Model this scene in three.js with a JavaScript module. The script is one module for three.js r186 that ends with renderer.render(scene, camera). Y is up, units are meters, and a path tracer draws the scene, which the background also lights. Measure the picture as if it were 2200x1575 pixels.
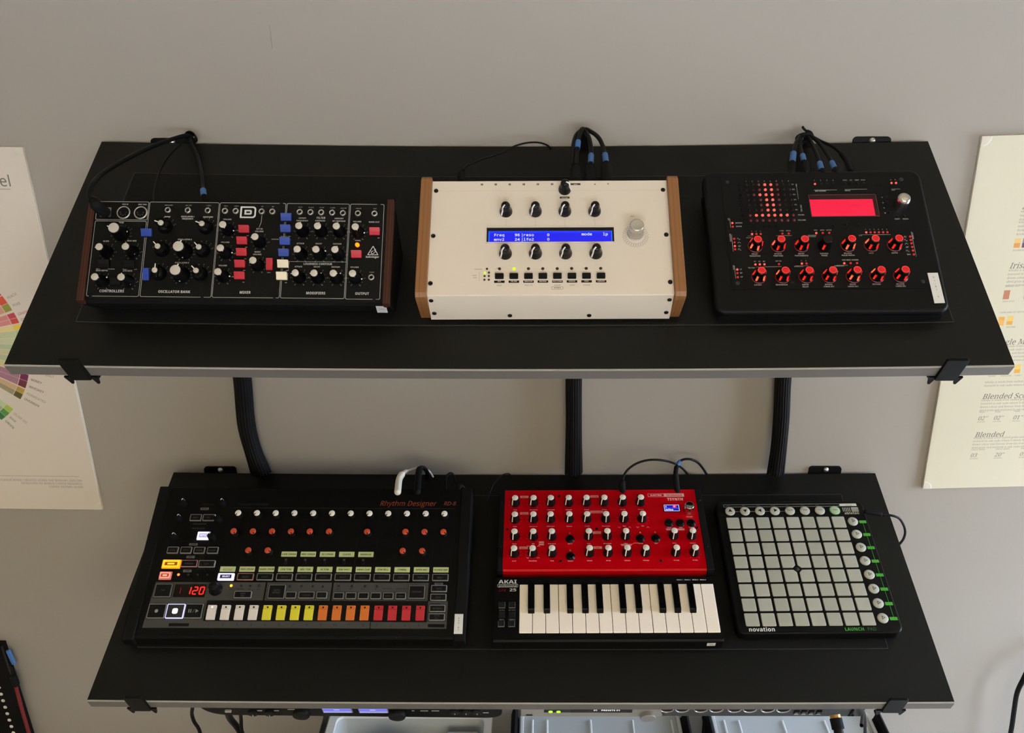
import * as THREE from 'three';
import { RoundedBoxGeometry } from 'three/addons/geometries/RoundedBoxGeometry.js';
import { mergeGeometries } from 'three/addons/utils/BufferGeometryUtils.js';
import { ImprovedNoise } from 'three/addons/math/ImprovedNoise.js';
import { RectAreaLightUniformsLib } from 'three/addons/lights/RectAreaLightUniformsLib.js';

// ---------------------------------------------------------------- camera, sky, lights, exposure
const scene = new THREE.Scene();
const camera = new THREE.PerspectiveCamera(2 * Math.atan(1575 / 2 / 1827.1) * 180 / Math.PI, 2200 / 1575, 0.05, 30);
camera.rotation.order = 'YXZ';
camera.rotation.set(-0.4017, 0.0046, -0.0012);
camera.position.set(0.0375, 0.182, 1.2644);
camera.setViewOffset(2200, 1575, -51.7, 0, 2200, 1575);
const renderer = new THREE.WebGLRenderer();
renderer.toneMapping = THREE.LinearToneMapping;
renderer.toneMappingExposure = 1.0;
renderer.shadowMap.enabled = true;
RectAreaLightUniformsLib.init();
{ // evening sky: cool to the side, warmer behind the viewer, darker overhead
  const w = 256, h = 128, d = new Float32Array(w * h * 4);
  for (let y = 0; y < h; y++) for (let x = 0; x < w; x++) {
    const lat = (y + 0.5) / h * Math.PI - Math.PI / 2, lon = ((x + 0.5) / w - 0.5) * 2 * Math.PI, dx = Math.cos(lon) * Math.cos(lat), dz = Math.sin(lon) * Math.cos(lat);
    const az = Math.atan2(dx, dz), c0 = az < -1.57 ? 0 : Math.max(0, Math.min(1, (az - 0.3) / 1.15)), cool = c0 * c0 * (3 - 2 * c0), g = (0.70 + 3.6 * cool) * (1.05 - 0.25 * Math.max(0, Math.sin(lat)) - 0.3 * Math.max(0, -Math.sin(lat))), k = (y * w + x) * 4;
    d[k] = g * (1.10 - 0.34 * cool); d[k + 1] = g * (0.97 - 0.02 * cool); d[k + 2] = g * (0.71 + 0.56 * cool); d[k + 3] = 1;
  }
  const t = new THREE.DataTexture(d, w, h, THREE.RGBAFormat, THREE.FloatType); t.mapping = THREE.EquirectangularReflectionMapping; t.magFilter = THREE.LinearFilter; t.colorSpace = THREE.LinearSRGBColorSpace; t.needsUpdate = true;
  scene.background = t; scene.backgroundIntensity = 9;
}
const LAMP = { color: new THREE.Color(1.0, 0.72, 0.40), intensity: 3.0, size: 0.5, at: [-0.35, 1.085, 1.75] };

// ---------------------------------------------------------------- helpers
const PI = Math.PI;
const V = (x, y, z) => new THREE.Vector3(x, y, z);
const used = {};
function numbered(n) { used[n] = (used[n] ?? -1) + 1; return used[n] ? `${n}_${String(used[n]).padStart(3, '0')}` : n; }
function tag(o, label, category, group) { o.userData.label = label; o.userData.category = category; if (group) o.userData.group = group; return o; }
function thing(name, label, category, group) { const g = new THREE.Group(); g.name = numbered(name); scene.add(g); return tag(g, label, category, group); }
function part(parent, name, geo, m, x = 0, y = 0, z = 0) { const o = new THREE.Mesh(geo, m); o.name = name; o.position.set(x, y, z); parent.add(o); return o; }
function solo(name, geo, m, label, category, group) { const o = new THREE.Mesh(geo, m); o.name = numbered(name); scene.add(o); return tag(o, label, category, group); }
function struct(name, geo, m) { const o = new THREE.Mesh(geo, m); o.name = name; o.userData.kind = 'structure'; scene.add(o); return o; }
let seed = 7;
const rnd = () => { seed = (seed * 1664525 + 1013904223) >>> 0; return seed / 4294967296; };
const noise = new ImprovedNoise();
const geoCache = {};
const once = (key, make) => geoCache[key] ?? (geoCache[key] = make());
const rbox = (w, h, d, r = 0.0006) => once(`rb${w},${h},${d},${r}`, () => new RoundedBoxGeometry(w, h, d, 2, Math.min(r, w / 2.01, h / 2.01, d / 2.01)));
const box = (w, h, d) => once(`b${w},${h},${d}`, () => new THREE.BoxGeometry(w, h, d));
const lathe = (pts, seg = 28) => once(`l${pts.join()},${seg}`, () => new THREE.LatheGeometry(pts.map(([r, y]) => new THREE.Vector2(r, y)), seg));
const cyl = (r0, r1, h, seg = 24) => once(`c${r0},${r1},${h},${seg}`, () => new THREE.CylinderGeometry(r0, r1, h, seg));
const at = (g, x, y, z) => g.clone().translate(x, y, z);
const merged = (list) => mergeGeometries(list.map((g) => { const k = g.index ? g.toNonIndexed() : g.clone(); for (const n of Object.keys(k.attributes)) if (!['position', 'normal', 'uv'].includes(n)) k.deleteAttribute(n); return k; }));
// a profile in (z, y) swept along x, centred
function sweepX(profile, width, bevel = 0.0008) {
  const s = new THREE.Shape(profile.map(([z, y]) => new THREE.Vector2(z, y)));
  const g = new THREE.ExtrudeGeometry(s, { depth: width - 2 * bevel, bevelEnabled: bevel > 0, bevelThickness: bevel, bevelSize: bevel, bevelOffset: -bevel, bevelSegments: 2, curveSegments: 8 });
  g.translate(0, 0, -(width - 2 * bevel) / 2); g.rotateY(-PI / 2); return g;
}
// an outline in (x, z) raised along y
function plate(outline, h, bevel = 0.0006, holes = []) {
  const s = outline instanceof THREE.Shape ? outline : new THREE.Shape(outline.map(([x, z]) => new THREE.Vector2(x, -z)));
  for (const hole of holes) s.holes.push(new THREE.Path(hole.map(([x, z]) => new THREE.Vector2(x, -z))));
  const g = new THREE.ExtrudeGeometry(s, { depth: h - bevel, bevelEnabled: bevel > 0, bevelThickness: bevel, bevelSize: bevel, bevelOffset: -bevel, bevelSegments: bevel > 0.002 ? 6 : 2, curveSegments: 8 });
  g.rotateX(-PI / 2); return g;
}
function roundRect(w, d, r) {
  const s = new THREE.Shape(), x = w / 2, y = d / 2;
  s.moveTo(-x + r, -y); s.lineTo(x - r, -y); s.absarc(x - r, -y + r, r, -PI / 2, 0); s.lineTo(x, y - r); s.absarc(x - r, y - r, r, 0, PI / 2);
  s.lineTo(-x + r, y); s.absarc(-x + r, y - r, r, PI / 2, PI); s.lineTo(-x, -y + r); s.absarc(-x + r, -y + r, r, PI, 1.5 * PI); return s;
}
const tube = (pts, r, seg = 0, radial = 10) => new THREE.TubeGeometry(new THREE.CatmullRomCurve3(pts.map((p) => V(...p)), false, 'centripetal'), seg || pts.length * 8, r, radial);
function canvasTex(w, h, draw) {
  const c = document.createElement('canvas'); c.width = w; c.height = h; draw(c.getContext('2d'), w, h);
  const t = new THREE.CanvasTexture(c); t.colorSpace = THREE.SRGBColorSpace; t.magFilter = THREE.LinearFilter; return t;
}
function noiseTex(w, h, f, rx, ry, srgb) {
  const d = new Uint8Array(w * h * 4);
  for (let j = 0; j < h; j++) for (let i = 0; i < w; i++) { const v = Math.max(0, Math.min(255, f(i / w, j / h))); const k = (j * w + i) * 4; d[k] = d[k + 1] = d[k + 2] = v; d[k + 3] = 255; }
  const t = new THREE.DataTexture(d, w, h); t.magFilter = THREE.LinearFilter; t.wrapS = t.wrapT = THREE.RepeatWrapping; t.repeat.set(rx, ry); if (srgb) t.colorSpace = THREE.SRGBColorSpace; t.needsUpdate = true; return t;
}
const std = (color, roughness = 0.6, metalness = 0, more = {}) => {   // dark plastics and paints here are dull: little surface shine
  const c = new THREE.Color(color), dark = metalness < 0.3 && c.r + c.g + c.b < 0.06;
  return dark ? new THREE.MeshPhysicalMaterial({ color, roughness, metalness, specularIntensity: roughness < 0.31 ? 0.55 : 0.25, ...more }) : new THREE.MeshStandardMaterial({ color, roughness, metalness, ...more });
};
const glow = (color, k, base = '#200404') => new THREE.MeshStandardMaterial({ color: base, emissive: color, emissiveIntensity: k, roughness: 0.4 });

const M = {
  black: std('#0c0c0d', 0.5), blackMatte: std('#101011', 0.72), blackGloss: std('#08080a', 0.28), rubber: std('#0b0b0c', 0.8), steel: std('#070708', 0.45),
  chrome: std('#d8d6d2', 0.16, 1), alu: std('#d9d6d0', 0.42, 0.75), white: std('#e9e6e0', 0.5), offWhite: std('#d9d3c6', 0.5), paper: std('#d7d7d6', 0.6), screw: std('#1a1a1a', 0.35, 0.6),
  blueTag: std('#3f6ca8', 0.6), red: std('#b3142a', 0.42), blue: std('#1e3d96', 0.42), cream: std('#e2d8bf', 0.42), zinc: std('#bdbbb6', 0.35, 0.9), grey: std('#8b8a88', 0.5),
};

// ---------------------------------------------------------------- the room
const WZ = -0.01;
const wallBump = noiseTex(256, 256, (u, v) => 128 + 60 * noise.noise(u * 60, v * 60, 1) + 50 * noise.noise(u * 23, v * 23, 5), 9, 7);
const wallMat = std('#979088', 0.62, 0, { bumpMap: wallBump, bumpScale: 0.0003 });
const plainWall = std('#b9ae9d', 0.9);
const wallB = struct('wall_back', at(box(4.3, 2.6, 0.1), 0, -0.17, WZ - 0.05), wallMat);
part(wallB, 'paint_drip', rbox(0.0016, 0.03, 0.0008, 0.0005), wallMat, -0.339, 0.141, WZ);
part(wallB, 'paint_chip', rbox(0.003, 0.006, 0.001, 0.0005), std('#2c2a27', 0.7), -0.663, 0.257, WZ);
struct('wall_left', at(box(0.1, 2.6, 3.4), -2.15, -0.17, 1.64), plainWall);
function windowWall(name, span, hole, place, n) {   // a wall in the (a, y) plane with one window opening
  const s = new THREE.Shape([[span[0], -1.47], [span[1], -1.47], [span[1], 1.13], [span[0], 1.13]].map(([a, y]) => new THREE.Vector2(a, y)));
  const [a0, a1, y0, y1] = hole, h = y1 - y0, am = (a0 + a1) / 2, ym = (y0 + y1) / 2; s.holes.push(new THREE.Path([[a0, y0], [a1, y0], [a1, y1], [a0, y1]].map(([a, y]) => new THREE.Vector2(a, y))));
  place(struct(name, new THREE.ExtrudeGeometry(s, { depth: 0.1, bevelEnabled: false }), plainWall));
  const w = new THREE.Group(); w.name = 'window_' + n; w.userData.kind = 'structure'; scene.add(w); place(w);
  const fr = std('#dedcd6', 0.5);
  for (const [a, y, d, e] of [[am, y0 + 0.025, a1 - a0, 0.05], [am, y1 - 0.025, a1 - a0, 0.05], [a0 + 0.025, ym, 0.05, h], [a1 - 0.025, ym, 0.05, h], [am, ym, 0.04, h]]) part(w, 'window_frame', box(d, e, 0.05), fr, a, y, 0.05);
  for (const k of [-1, 1]) part(w, 'pane', box((a1 - a0) / 2 - 0.07, h - 0.1, 0.004), new THREE.MeshPhysicalMaterial({ color: '#ffffff', roughness: 0, transmission: 1, thickness: 0, ior: 1.45 }), am + k * (a1 - a0) / 4, ym, 0.05);
}
windowWall('wall_right', [-0.06, 3.34], [0.12, 0.85, -1.2, 0.1], (o) => { o.rotation.y = -PI / 2; o.position.x = 2.2; }, 1);
windowWall('wall_front', [-2.15, 2.15], [-0.7, 1.7, -0.5, 0.5], (o) => { o.position.z = 3.29; }, 2);
struct('floor', at(box(4.4, 0.1, 3.5), 0, -1.47, 1.64), std('#b5afa5', 0.6));
struct('ceiling', at(box(4.4, 0.1, 3.5), 0, 1.18, 1.64), std('#d9c9a8', 0.9));
{
  const L = thing('ceiling_lamp', 'round white ceiling lamp hanging out of view above the shelves', 'lamp');
  L.position.set(...LAMP.at);
  part(L, 'housing', cyl(0.27, 0.27, 0.045, 48), M.white, 0, 0.022, 0);
  part(L, 'diffuser', cyl(0.25, 0.25, 0.01, 48), new THREE.MeshStandardMaterial({ color: '#ffffff', emissive: LAMP.color, emissiveIntensity: 1.5 }), 0, -0.004, 0);
  const a = new THREE.RectAreaLight(LAMP.color, LAMP.intensity, LAMP.size, LAMP.size); a.position.set(LAMP.at[0], LAMP.at[1] - 0.015, LAMP.at[2]); a.lookAt(LAMP.at[0], -2, LAMP.at[2] + 0.0001); scene.add(a);
}

// ---------------------------------------------------------------- shelves, mats, brackets
const SH = { u: { o: [0, 0, 0], t: 0.5624, sag: 0.0095 }, l: { o: [0.0104, -0.5541, -0.0032], t: 0.3884, sag: 0.006 } };
const sagAt = (s, x) => SH[s].sag * (1 - (x / 0.6) ** 2);
const MAT = 0.0015;
function onShelf(s, x, v, h) { const { o, t } = SH[s]; return V(o[0] + x, o[1] - v * Math.sin(t) + h * Math.cos(t), o[2] + v * Math.cos(t) + h * Math.sin(t)); }
function shelfFrame(g, s) { g.position.set(...SH[s].o); g.rotation.x = SH[s].t; return g; }
function sagged(g, s) { const p = g.attributes.position; for (let i = 0; i < p.count; i++) p.setY(i, p.getY(i) - sagAt(s, p.getX(i))); g.computeVertexNormals(); return g; }
const laminate = new THREE.MeshPhysicalMaterial({ color: '#0d0d0b', roughness: 0.5, specularIntensity: 0.5, roughnessMap: noiseTex(256, 256, (u, v) => 225 + 26 * noise.noise(u * 9, v * 9, 3) + 14 * noise.noise(u * 70, v * 70, 8), 3, 1) });
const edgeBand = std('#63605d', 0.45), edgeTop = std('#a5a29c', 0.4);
const DEPTH = 0.397, THICK = 0.018;
for (const [s, label] of [['u', 'upper black wall shelf with a grey front edge, tilted towards the viewer'], ['l', 'lower black wall shelf with a grey front edge, carrying the drum machine']]) {
  const g = shelfFrame(thing('wall_shelf', label, 'shelf'), s);
  part(g, 'board', sagged(new THREE.BoxGeometry(1.2, THICK, DEPTH - 0.002, 60, 1, 1).translate(0, -THICK / 2, (DEPTH - 0.002) / 2), s), laminate);
  part(g, 'front_edge', sagged(new THREE.BoxGeometry(1.2, THICK - 0.0016, 0.002, 60, 1, 1).translate(0, -THICK / 2 - 0.0008, DEPTH - 0.001), s), edgeBand);
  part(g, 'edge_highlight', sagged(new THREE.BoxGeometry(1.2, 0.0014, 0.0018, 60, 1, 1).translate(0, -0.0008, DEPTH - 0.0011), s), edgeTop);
}
const matMat = std('#161615', 0.66, 0, { roughnessMap: noiseTex(128, 128, (u, v) => 200 + 60 * noise.noise(u * 40, v * 40, 2), 10, 3), bumpMap: noiseTex(128, 128, (u, v) => 128 + 110 * noise.noise(u * 50, v * 50, 4), 14, 4), bumpScale: 0.0003 });
for (const [s, x0, x1, v0, v1, label] of [['u', -0.535, 0.546, 0.065, 0.33, 'thin black non-slip mat under the three devices on the upper shelf'], ['l', -0.556, 0.531, 0.044, 0.317, 'thin black non-slip mat under the drum machine, keyboard and pad controller']]) {
  const g = new THREE.BoxGeometry(x1 - x0, 0.0011, v1 - v0, 60, 1, 1).translate((x0 + x1) / 2, 0.0007, (v0 + v1) / 2);
  const m = shelfFrame(solo('shelf_mat', sagged(g, s), matMat, label, 'mat'), s);
  part(m, 'mat_edge', sagged(merged([new THREE.BoxGeometry(x1 - x0, 0.0013, 0.0009, 60, 1, 1).translate((x0 + x1) / 2, 0.00075, v1 + 0.0002), new THREE.BoxGeometry(x1 - x0, 0.0013, 0.0009, 60, 1, 1).translate((x0 + x1) / 2, 0.00075, v0), new THREE.BoxGeometry(0.0009, 0.0013, v1 - v0).translate(x0, 0.00075, (v0 + v1) / 2), new THREE.BoxGeometry(0.0009, 0.0013, v1 - v0).translate(x1, 0.00075, (v0 + v1) / 2)]), s), std('#2e2e2c', 0.5));
}
for (const [s, x, plateX, plateY, plateW, lipW, label] of [
  ['u', -0.517, -0.5, -0.022, 0.064, 0.0255, 'black steel bracket holding the left end of the upper shelf'], ['u', 0.5265, 0.5218, -0.0205, 0.0555, 0.0265, 'black steel bracket holding the right end of the upper shelf'],
  ['l', -0.5302, -0.511, -0.5715, 0.0552, 0.0265, 'black steel bracket holding the left end of the lower shelf'], ['l', 0.518, 0.526, -0.5695, 0.0556, 0.0265, 'black steel bracket holding the right end of the lower shelf']]) {
  const b = thing('shelf_bracket', label, 'bracket');
  const wp = part(b, 'wall_plate', new THREE.ExtrudeGeometry(roundRect(plateW, 0.052, 0.006), { depth: 0.003, bevelEnabled: true, bevelThickness: 0.0006, bevelSize: 0.0006, bevelOffset: -0.0006, bevelSegments: 2 }), M.steel, plateX, plateY, WZ);
  const sx = s === 'u' ? 0 : 0.001, sc = part(wp, 'screw', lathe([[0, 0.0032], [0.0022, 0.0026], [0.0042, 0.001], [0.0044, 0]], 20), M.zinc, sx, 0.0205, 0.0036); sc.rotation.x = PI / 2;
  const sagX = sagAt(s, x), sub = new THREE.Group(); shelfFrame(sub, s);
  const arm = part(b, 'arm', merged([at(box(0.046, 0.0025, 0.37), 0, 0, 0.198), ...[-1, 1].map((k) => { const q = sweepX([[0.02, 0], [0.02, -0.05], [0.25, -0.03], [0.384, -0.0145], [0.392, -0.012], [0.392, 0]], 0.0025, 0.0004); return at(q, k * 0.0145, 0, 0); })]), M.steel);
  arm.position.copy(onShelf(s, x, 0, -sagX - THICK - 0.0016)); arm.rotation.x = SH[s].t;
  const lip = part(b, 'lip', plate(roundRect(lipW, 0.043, 0.0035), 0.0028, 0.0008), M.steel); lip.geometry.rotateX(PI / 2);
  lip.position.copy(onShelf(s, x, DEPTH + 0.0006, -sagX + 0.0185 - 0.0215)); lip.rotation.x = SH[s].t;
}
for (const b of scene.children.filter((o) => o.userData.category === 'bracket')) {
  const lip = b.children.find((c) => c.name === 'lip');
  for (const k of [-1, 1]) {
    const s = new THREE.Shape([[-0.0048, 0], [0.0048, 0], [0.0012, -0.0145], [-0.0012, -0.0145]].map(([x, y]) => new THREE.Vector2(x + k * 0.0008 * 3, y)));
    const g = new THREE.ExtrudeGeometry(s, { depth: 0.0025, bevelEnabled: false });
    const o = part(lip, 'gusset', g, M.steel, k * 0.0158 - k * 0.0024, -0.0162, -0.0012);
  }
}

// ---------------------------------------------------------------- devices: panel frames
function device(name, label, category, o) {
  const root = thing(name, label, category), t = SH[o.s].t;
  root.position.copy(onShelf(o.s, o.x0, o.v0, MAT - sagAt(o.s, o.x0)));
  const q = (ax, a) => new THREE.Quaternion().setFromAxisAngle(ax, a);
  root.quaternion.copy(q(V(1, 0, 0), t)).multiply(q(V(0, 0, 1), o.slope * PI / 180)).multiply(q(V(0, 1, 0), o.yaw * PI / 180));
  const O = V(-o.W / 2, o.yb, o.zb), ev = V(0, o.yf - o.yb, o.zf - o.zb), L = ev.length(); ev.normalize();
  const en = new THREE.Vector3().crossVectors(ev, V(1, 0, 0)).normalize(), base = new THREE.Matrix4().makeBasis(V(1, 0, 0), en, ev);
  const turn = new THREE.Quaternion().setFromRotationMatrix(base);
  const pos = (u, v, h) => O.clone().add(V(u / 1000, 0, 0)).addScaledVector(ev, v / 1000).addScaledVector(en, h / 1000);
  return {
    root, L, W: o.W, pos, turn,
    put(pn, geo, m, u, v, h = 0, rot = 0, parent = root) {   // u right, v down the panel, h off the panel, in millimetres
      const p = new THREE.Mesh(geo, m); p.name = pn; p.position.copy(pos(u, v, h)); p.quaternion.copy(turn); if (rot) p.rotateY(rot * PI / 180); parent.add(p); return p;
    },
    // geometry around (u, v) whose upper side carries the panel's own print
    printed(geo, u, v) { const g = geo.clone(), p = g.attributes.position, uv = new Float32Array(p.count * 2); for (let i = 0; i < p.count; i++) { uv[2 * i] = (u / 1000 + p.getX(i)) / o.W; uv[2 * i + 1] = 1 - (v / 1000 + p.getZ(i)) / L; } g.setAttribute('uv', new THREE.BufferAttribute(uv, 2)); return g; },
  };
}
function printer(W, L, px, bg, draw) {   // a panel print drawn in millimetres
  return canvasTex(Math.round(W * px), Math.round(L * px), (c) => {
    c.fillStyle = bg; c.fillRect(0, 0, W * px, L * px); c.scale(px, px); c.textAlign = 'center'; c.textBaseline = 'middle'; c.lineJoin = 'round';
    c.t = (s, x, y, size, color = '#d8d8d4', weight = 'bold ', face = 'sans-serif') => { c.fillStyle = color; c.font = `${weight}${size}px ${face}`; c.fillText(s, x, y); };
    c.box = (x, y, w, h, r, color, lw = 0.35) => { c.beginPath(); c.roundRect(x, y, w, h, r); if (lw) { c.strokeStyle = color; c.lineWidth = lw; c.stroke(); } else { c.fillStyle = color; c.fill(); } };
    c.ln = (pts, color, lw = 0.35) => { c.beginPath(); pts.forEach(([x, y], i) => (i ? c.lineTo(x, y) : c.moveTo(x, y))); c.strokeStyle = color; c.lineWidth = lw; c.stroke(); };
    draw(c);
  });
}
const facePlate = (d, tex, rough, more = {}) => d.put('faceplate', d.printed(at(box(d.W, 0.0008, d.L), d.W / 2, -0.0003, d.L / 2), 0, 0), new THREE.MeshPhysicalMaterial({ map: tex, roughness: rough, specularIntensity: 0.25, ...more }), 0, 0, 0);
const printedBox = (d, w, h, l, u, v, r = 0.0005) => d.printed(rbox(w / 1000, h / 1000, l / 1000, r), u, v);
function ringMarks(c, u, v, r, n, from, to, color, labels) {
  for (let i = 0; i < n; i++) { const a = (from + (to - from) * i / (n - 1)) * PI / 180, sx = Math.sin(a), cy = -Math.cos(a); c.ln([[u + sx * r, v + cy * r], [u + sx * (r + 1.1), v + cy * (r + 1.1)]], color, 0.3); if (labels && labels[i]) c.t(labels[i], u + sx * (r + 2.3), v + cy * (r + 2.3), 1.5, color, ''); }
}
const LEDGEO = lathe([[0.0013, 0], [0.0013, 0.0006], [0.0009, 0.0012], [0, 0.0014]].slice(), 14);
const led = (d, u, v, m, n = 'indicator_light') => d.put(n, LEDGEO, m, u, v, 0.1);
const screwGeo = lathe([[0.0026, 0], [0.0026, 0.0008], [0.002, 0.0014], [0.0011, 0.0014], [0.0009, 0.0006], [0, 0.0006]], 18);

// ---------------------------------------------------------------- 1. analog synthesizer with wooden sides (upper shelf, left end)
{
  const d = device('analog_synthesizer', 'black analog synthesizer with red and blue rocker switches and dark brown wooden sides', 'synthesizer', { s: 'u', W: 0.3556, x0: -0.3279, v0: 0.345, yaw: -0.14, slope: -0.73, yb: 0.0951, zb: -0.1286, yf: 0.0462, zf: -0.014 });
  const W = 355.6, L = 124.5, ink = '#c9c9c6';
  const big = [[35.4, 41.9, -75], [114.1, 64.1, 20], [113.3, 93.5, 20]], ptr = [[87.9, 32.9, -70], [137, 33.3, -70], [87.2, 62.4, -45], [136, 62.7, -45], [86.5, 92.1, 0], [135.4, 92.1, -45]];
  const small = [[20.9, 65.8, -100], [51.8, 65.1, 0], [19.9, 102.9, 100], [50.7, 102.9, 0], [164.3, 36.4, 150], [164, 65.7, 140], [163.5, 95.1, 140], [203.7, 51.3, -100], [203.5, 80.6, -130], [254.8, 36.9, 20], [277, 36.9, 20], [299.4, 36.9, 20], [254.8, 66.2, -140], [276.9, 66.2, -70], [299.4, 66.2, 30], [254.4, 95.5, -100], [276.5, 95.5, -95], [299.1, 95.5, 90], [322, 37.4, 150], [321.8, 95.5, 150]];
  const names = ['GLIDE', 'MOD MIX', 'MOD DEPTH', 'LFO RATE', 'VOLUME', 'VOLUME', 'VOLUME', 'EXT IN', 'NOISE', 'CUTOFF', 'EMPHASIS', 'AMOUNT', 'ATTACK', 'DECAY', 'SUSTAIN', 'ATTACK', 'DECAY', 'SUSTAIN', 'VOLUME', 'VOLUME'];
  const jacks = [[89.1, 11.6, 'MOD SOURCE'], [113.4, 11.6, 'OSC 1 OUT'], [137.7, 11.6, '1 V/OCT'], [158.5, 11.8, 'LOW G'], [171.5, 11.8, 'LOW IN'], [203.1, 12, 'EXT'], [216, 12, 'MIX'], [249.4, 12.2, 'CUT CV'], [262.5, 12.4, 'FLT GATE'], [275.6, 12.5, 'FLT CNT'], [288.8, 12.7, 'LC GATE'], [302, 13, 'LOUD CNT'], [320.3, 13.1, 'LOW OUT'], [340.4, 13.2, 'MAIN'], [340.4, 94.3, 'PHONES']];
  const tex = printer(W, L, 5.6, '#0b0b0b', (c) => {
    const fr = '#a9a9a6';
    c.box(2, 0.8, 62.5, 23.2, 1.5, fr, 0.6); c.box(2, 25.8, 62, 94.8, 1.8, fr, 0.6); c.box(65.8, 0.8, 84.4, 119.8, 1.8, fr, 0.6); c.box(151.5, 0.8, 80, 119.8, 1.8, fr, 0.6); c.box(233, 0.8, 76, 119.8, 1.8, fr, 0.6); c.box(310.4, 0.8, 41, 120.3, 1.8, fr, 0.6);
    c.ln([[309, 74.9], [241, 74.9], [240.2, 75.7], [240.2, 86.5], [234, 87.5]], fr, 0.5);
    [['CONTROLLERS', 31.4], ['OSCILLATOR BANK', 105.9], ['MIXER', 190.4], ['MODIFIERS', 274.7], ['OUTPUT', 330]].forEach(([s, x]) => c.t(s, x, 114.2, 4.3, ink));
    c.t('LOUDNESS CONTOUR', 275, 78, 3.4, ink); c.t('FILTER', 275.3, 19.2, 3.4, ink); c.t('OSCILLATOR-1', 113.5, 19.5, 2.4, ink); c.t('FREQUENCY', 113.5, 22.4, 2.4, ink); c.t('OSCILLATOR-2', 112.5, 48.8, 2.5, ink); c.t('OSCILLATOR-3', 111.8, 78.3, 2.5, ink); c.t('RANGE', 88.9, 19.8, 2.2, ink); c.t('WAVEFORM', 138, 19.6, 2.2, ink);
    c.t('TUNE', 33.7, 28, 2.4, ink); c.t('POWER', 321.6, 47.2, 2, ink); c.t('MAIN OUT', 340.2, 23.9, 2.6, ink); c.t('OVERLOAD', 221.5, 46.5, 1.7, ink); c.t('MIDI IN', 36, 3.8, 2, ink); c.t('MIDI THRU', 57, 3.8, 2, ink);
    const two = { 7: ['EXT IN', 'VOLUME'], 8: ['NOISE', 'VOLUME'], 9: ['CUTOFF', 'FREQUENCY'], 11: ['AMOUNT', 'OF CONTOUR'] };
    small.forEach(([u, v], i) => { if (two[i]) { c.t(two[i][0], u - 2, v - 17, 2.5, ink); c.t(two[i][1], u - 2, v - 13.7, 2.5, ink); } else c.t(names[i], u - 2.4 - (i < 4 ? 0.6 : 0), v - 13.8, 2.5, ink); ringMarks(c, u, v, 8.4, 11, -150, 150, ink, ['0', '', '2', '', '4', '', '6', '', '8', '', '10']); });
    big.forEach(([u, v]) => ringMarks(c, u, v, 10.6, 15, -150, 150, ink, ['7', '', '5', '', '3', '', '', '0', '', '', '3', '', '5', '', '7'])); ptr.forEach(([u, v]) => ringMarks(c, u, v, 9.6, 6, -75, 75, ink, ['LO', "32'", "16'", "8'", "4'", "2'"]));
    jacks.forEach(([u, v, s]) => { c.t(s, u, v - 6.2, 1.6, ink, ''); c.ln([[u, v - 5], [u, v - 3.9]], ink, 0.5); });
    c.ln([[203.4, 16], [203, 26], [201, 32]], ink, 0.5); 
    // square D emblem
    c.fillStyle = ink; c.beginPath(); c.roundRect(176.6, 5.2, 19.4, 15, [0.8, 4, 4, 0.8]); c.roundRect(178.7, 7.1, 15.2, 11.2, [0.4, 2.6, 2.6, 0.4]); c.roundRect(181.8, 9.6, 9, 6.2, [0.4, 1.8, 1.8, 0.4]); c.roundRect(184, 11.6, 4.8, 2.2, [0.3, 1, 1, 0.3]); c.fill('evenodd');
    // triangle emblem and maker's name
    c.ln([[340.5, 54.5], [334.4, 65.3], [346.6, 65.3], [340.5, 54.5]], ink, 0.9); c.beginPath(); c.arc(340, 62.4, 1.6, 0.4, 5.2); c.lineWidth = 0.8; c.stroke(); c.ln([[341.4, 60.2], [343.6, 58.4], [343.2, 62], [340.8, 63.8]], ink, 0.7); c.t('behringer', 340.2, 68.3, 3.4, ink);
    for (const [u, v] of [[183.5, 35.7], [183, 50.4], [183, 65], [182.7, 79.8], [183, 94.3], [342, 36.9], [234, 79.1], [233.8, 94.4]]) c.t('ON', u + 4.5, v + 6.6, 1.7, ink);
    [[165.4, 41.5], [164, 71], [163.6, 100], [205, 85.6]].forEach(([u, v]) => c.ln([[u + 9.5, v - 5], [u + 12, v - 5]], ink, 0.4));
    c.t('OSC. 3', 71.6, 85.2, 1.8, ink); c.t('OSC. MOD', 66.9, 35.4, 1.8, ink); c.t('FILTER MODE', 233.5, 13.8, 1.8, ink); c.t('KEYBOARD CTRL', 234, 43.8, 1.6, ink); c.t('WHITE', 218, 71, 1.7, ink); c.t('PINK', 217, 88.6, 1.7, ink); c.t('OSC 3', 12, 86.4, 1.7, ink); c.t('FILTER EG', 28, 86.4, 1.7, ink); c.t('NOISE', 44, 86.4, 1.7, ink); c.t('LFO', 57, 86.4, 1.7, ink);
  });
  part(d.root, 'case', sweepX([[-0.1286, 0.0945], [-0.014, 0.0456], [-0.013, 0.040], [-0.034, 0.0035], [-0.126, 0.0035]], 0.3556, 0.0006), M.blackMatte);
  facePlate(d, tex, 0.5);
  const woodTex = canvasTex(512, 64, (c, w, h) => { c.fillStyle = '#4c2a1f'; c.fillRect(0, 0, w, h); for (let i = 0; i < 90; i++) { c.fillStyle = `rgba(${24 + rnd() * 20},${11 + rnd() * 8},8,${0.1 + rnd() * 0.2})`; c.fillRect(0, rnd() * h, w, 0.6 + rnd() * 2); } }); woodTex.wrapS = woodTex.wrapT = THREE.RepeatWrapping; woodTex.repeat.set(4, 40);
  const wood = new THREE.MeshPhysicalMaterial({ roughness: 0.55, specularIntensity: 0.4, map: woodTex });
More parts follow.
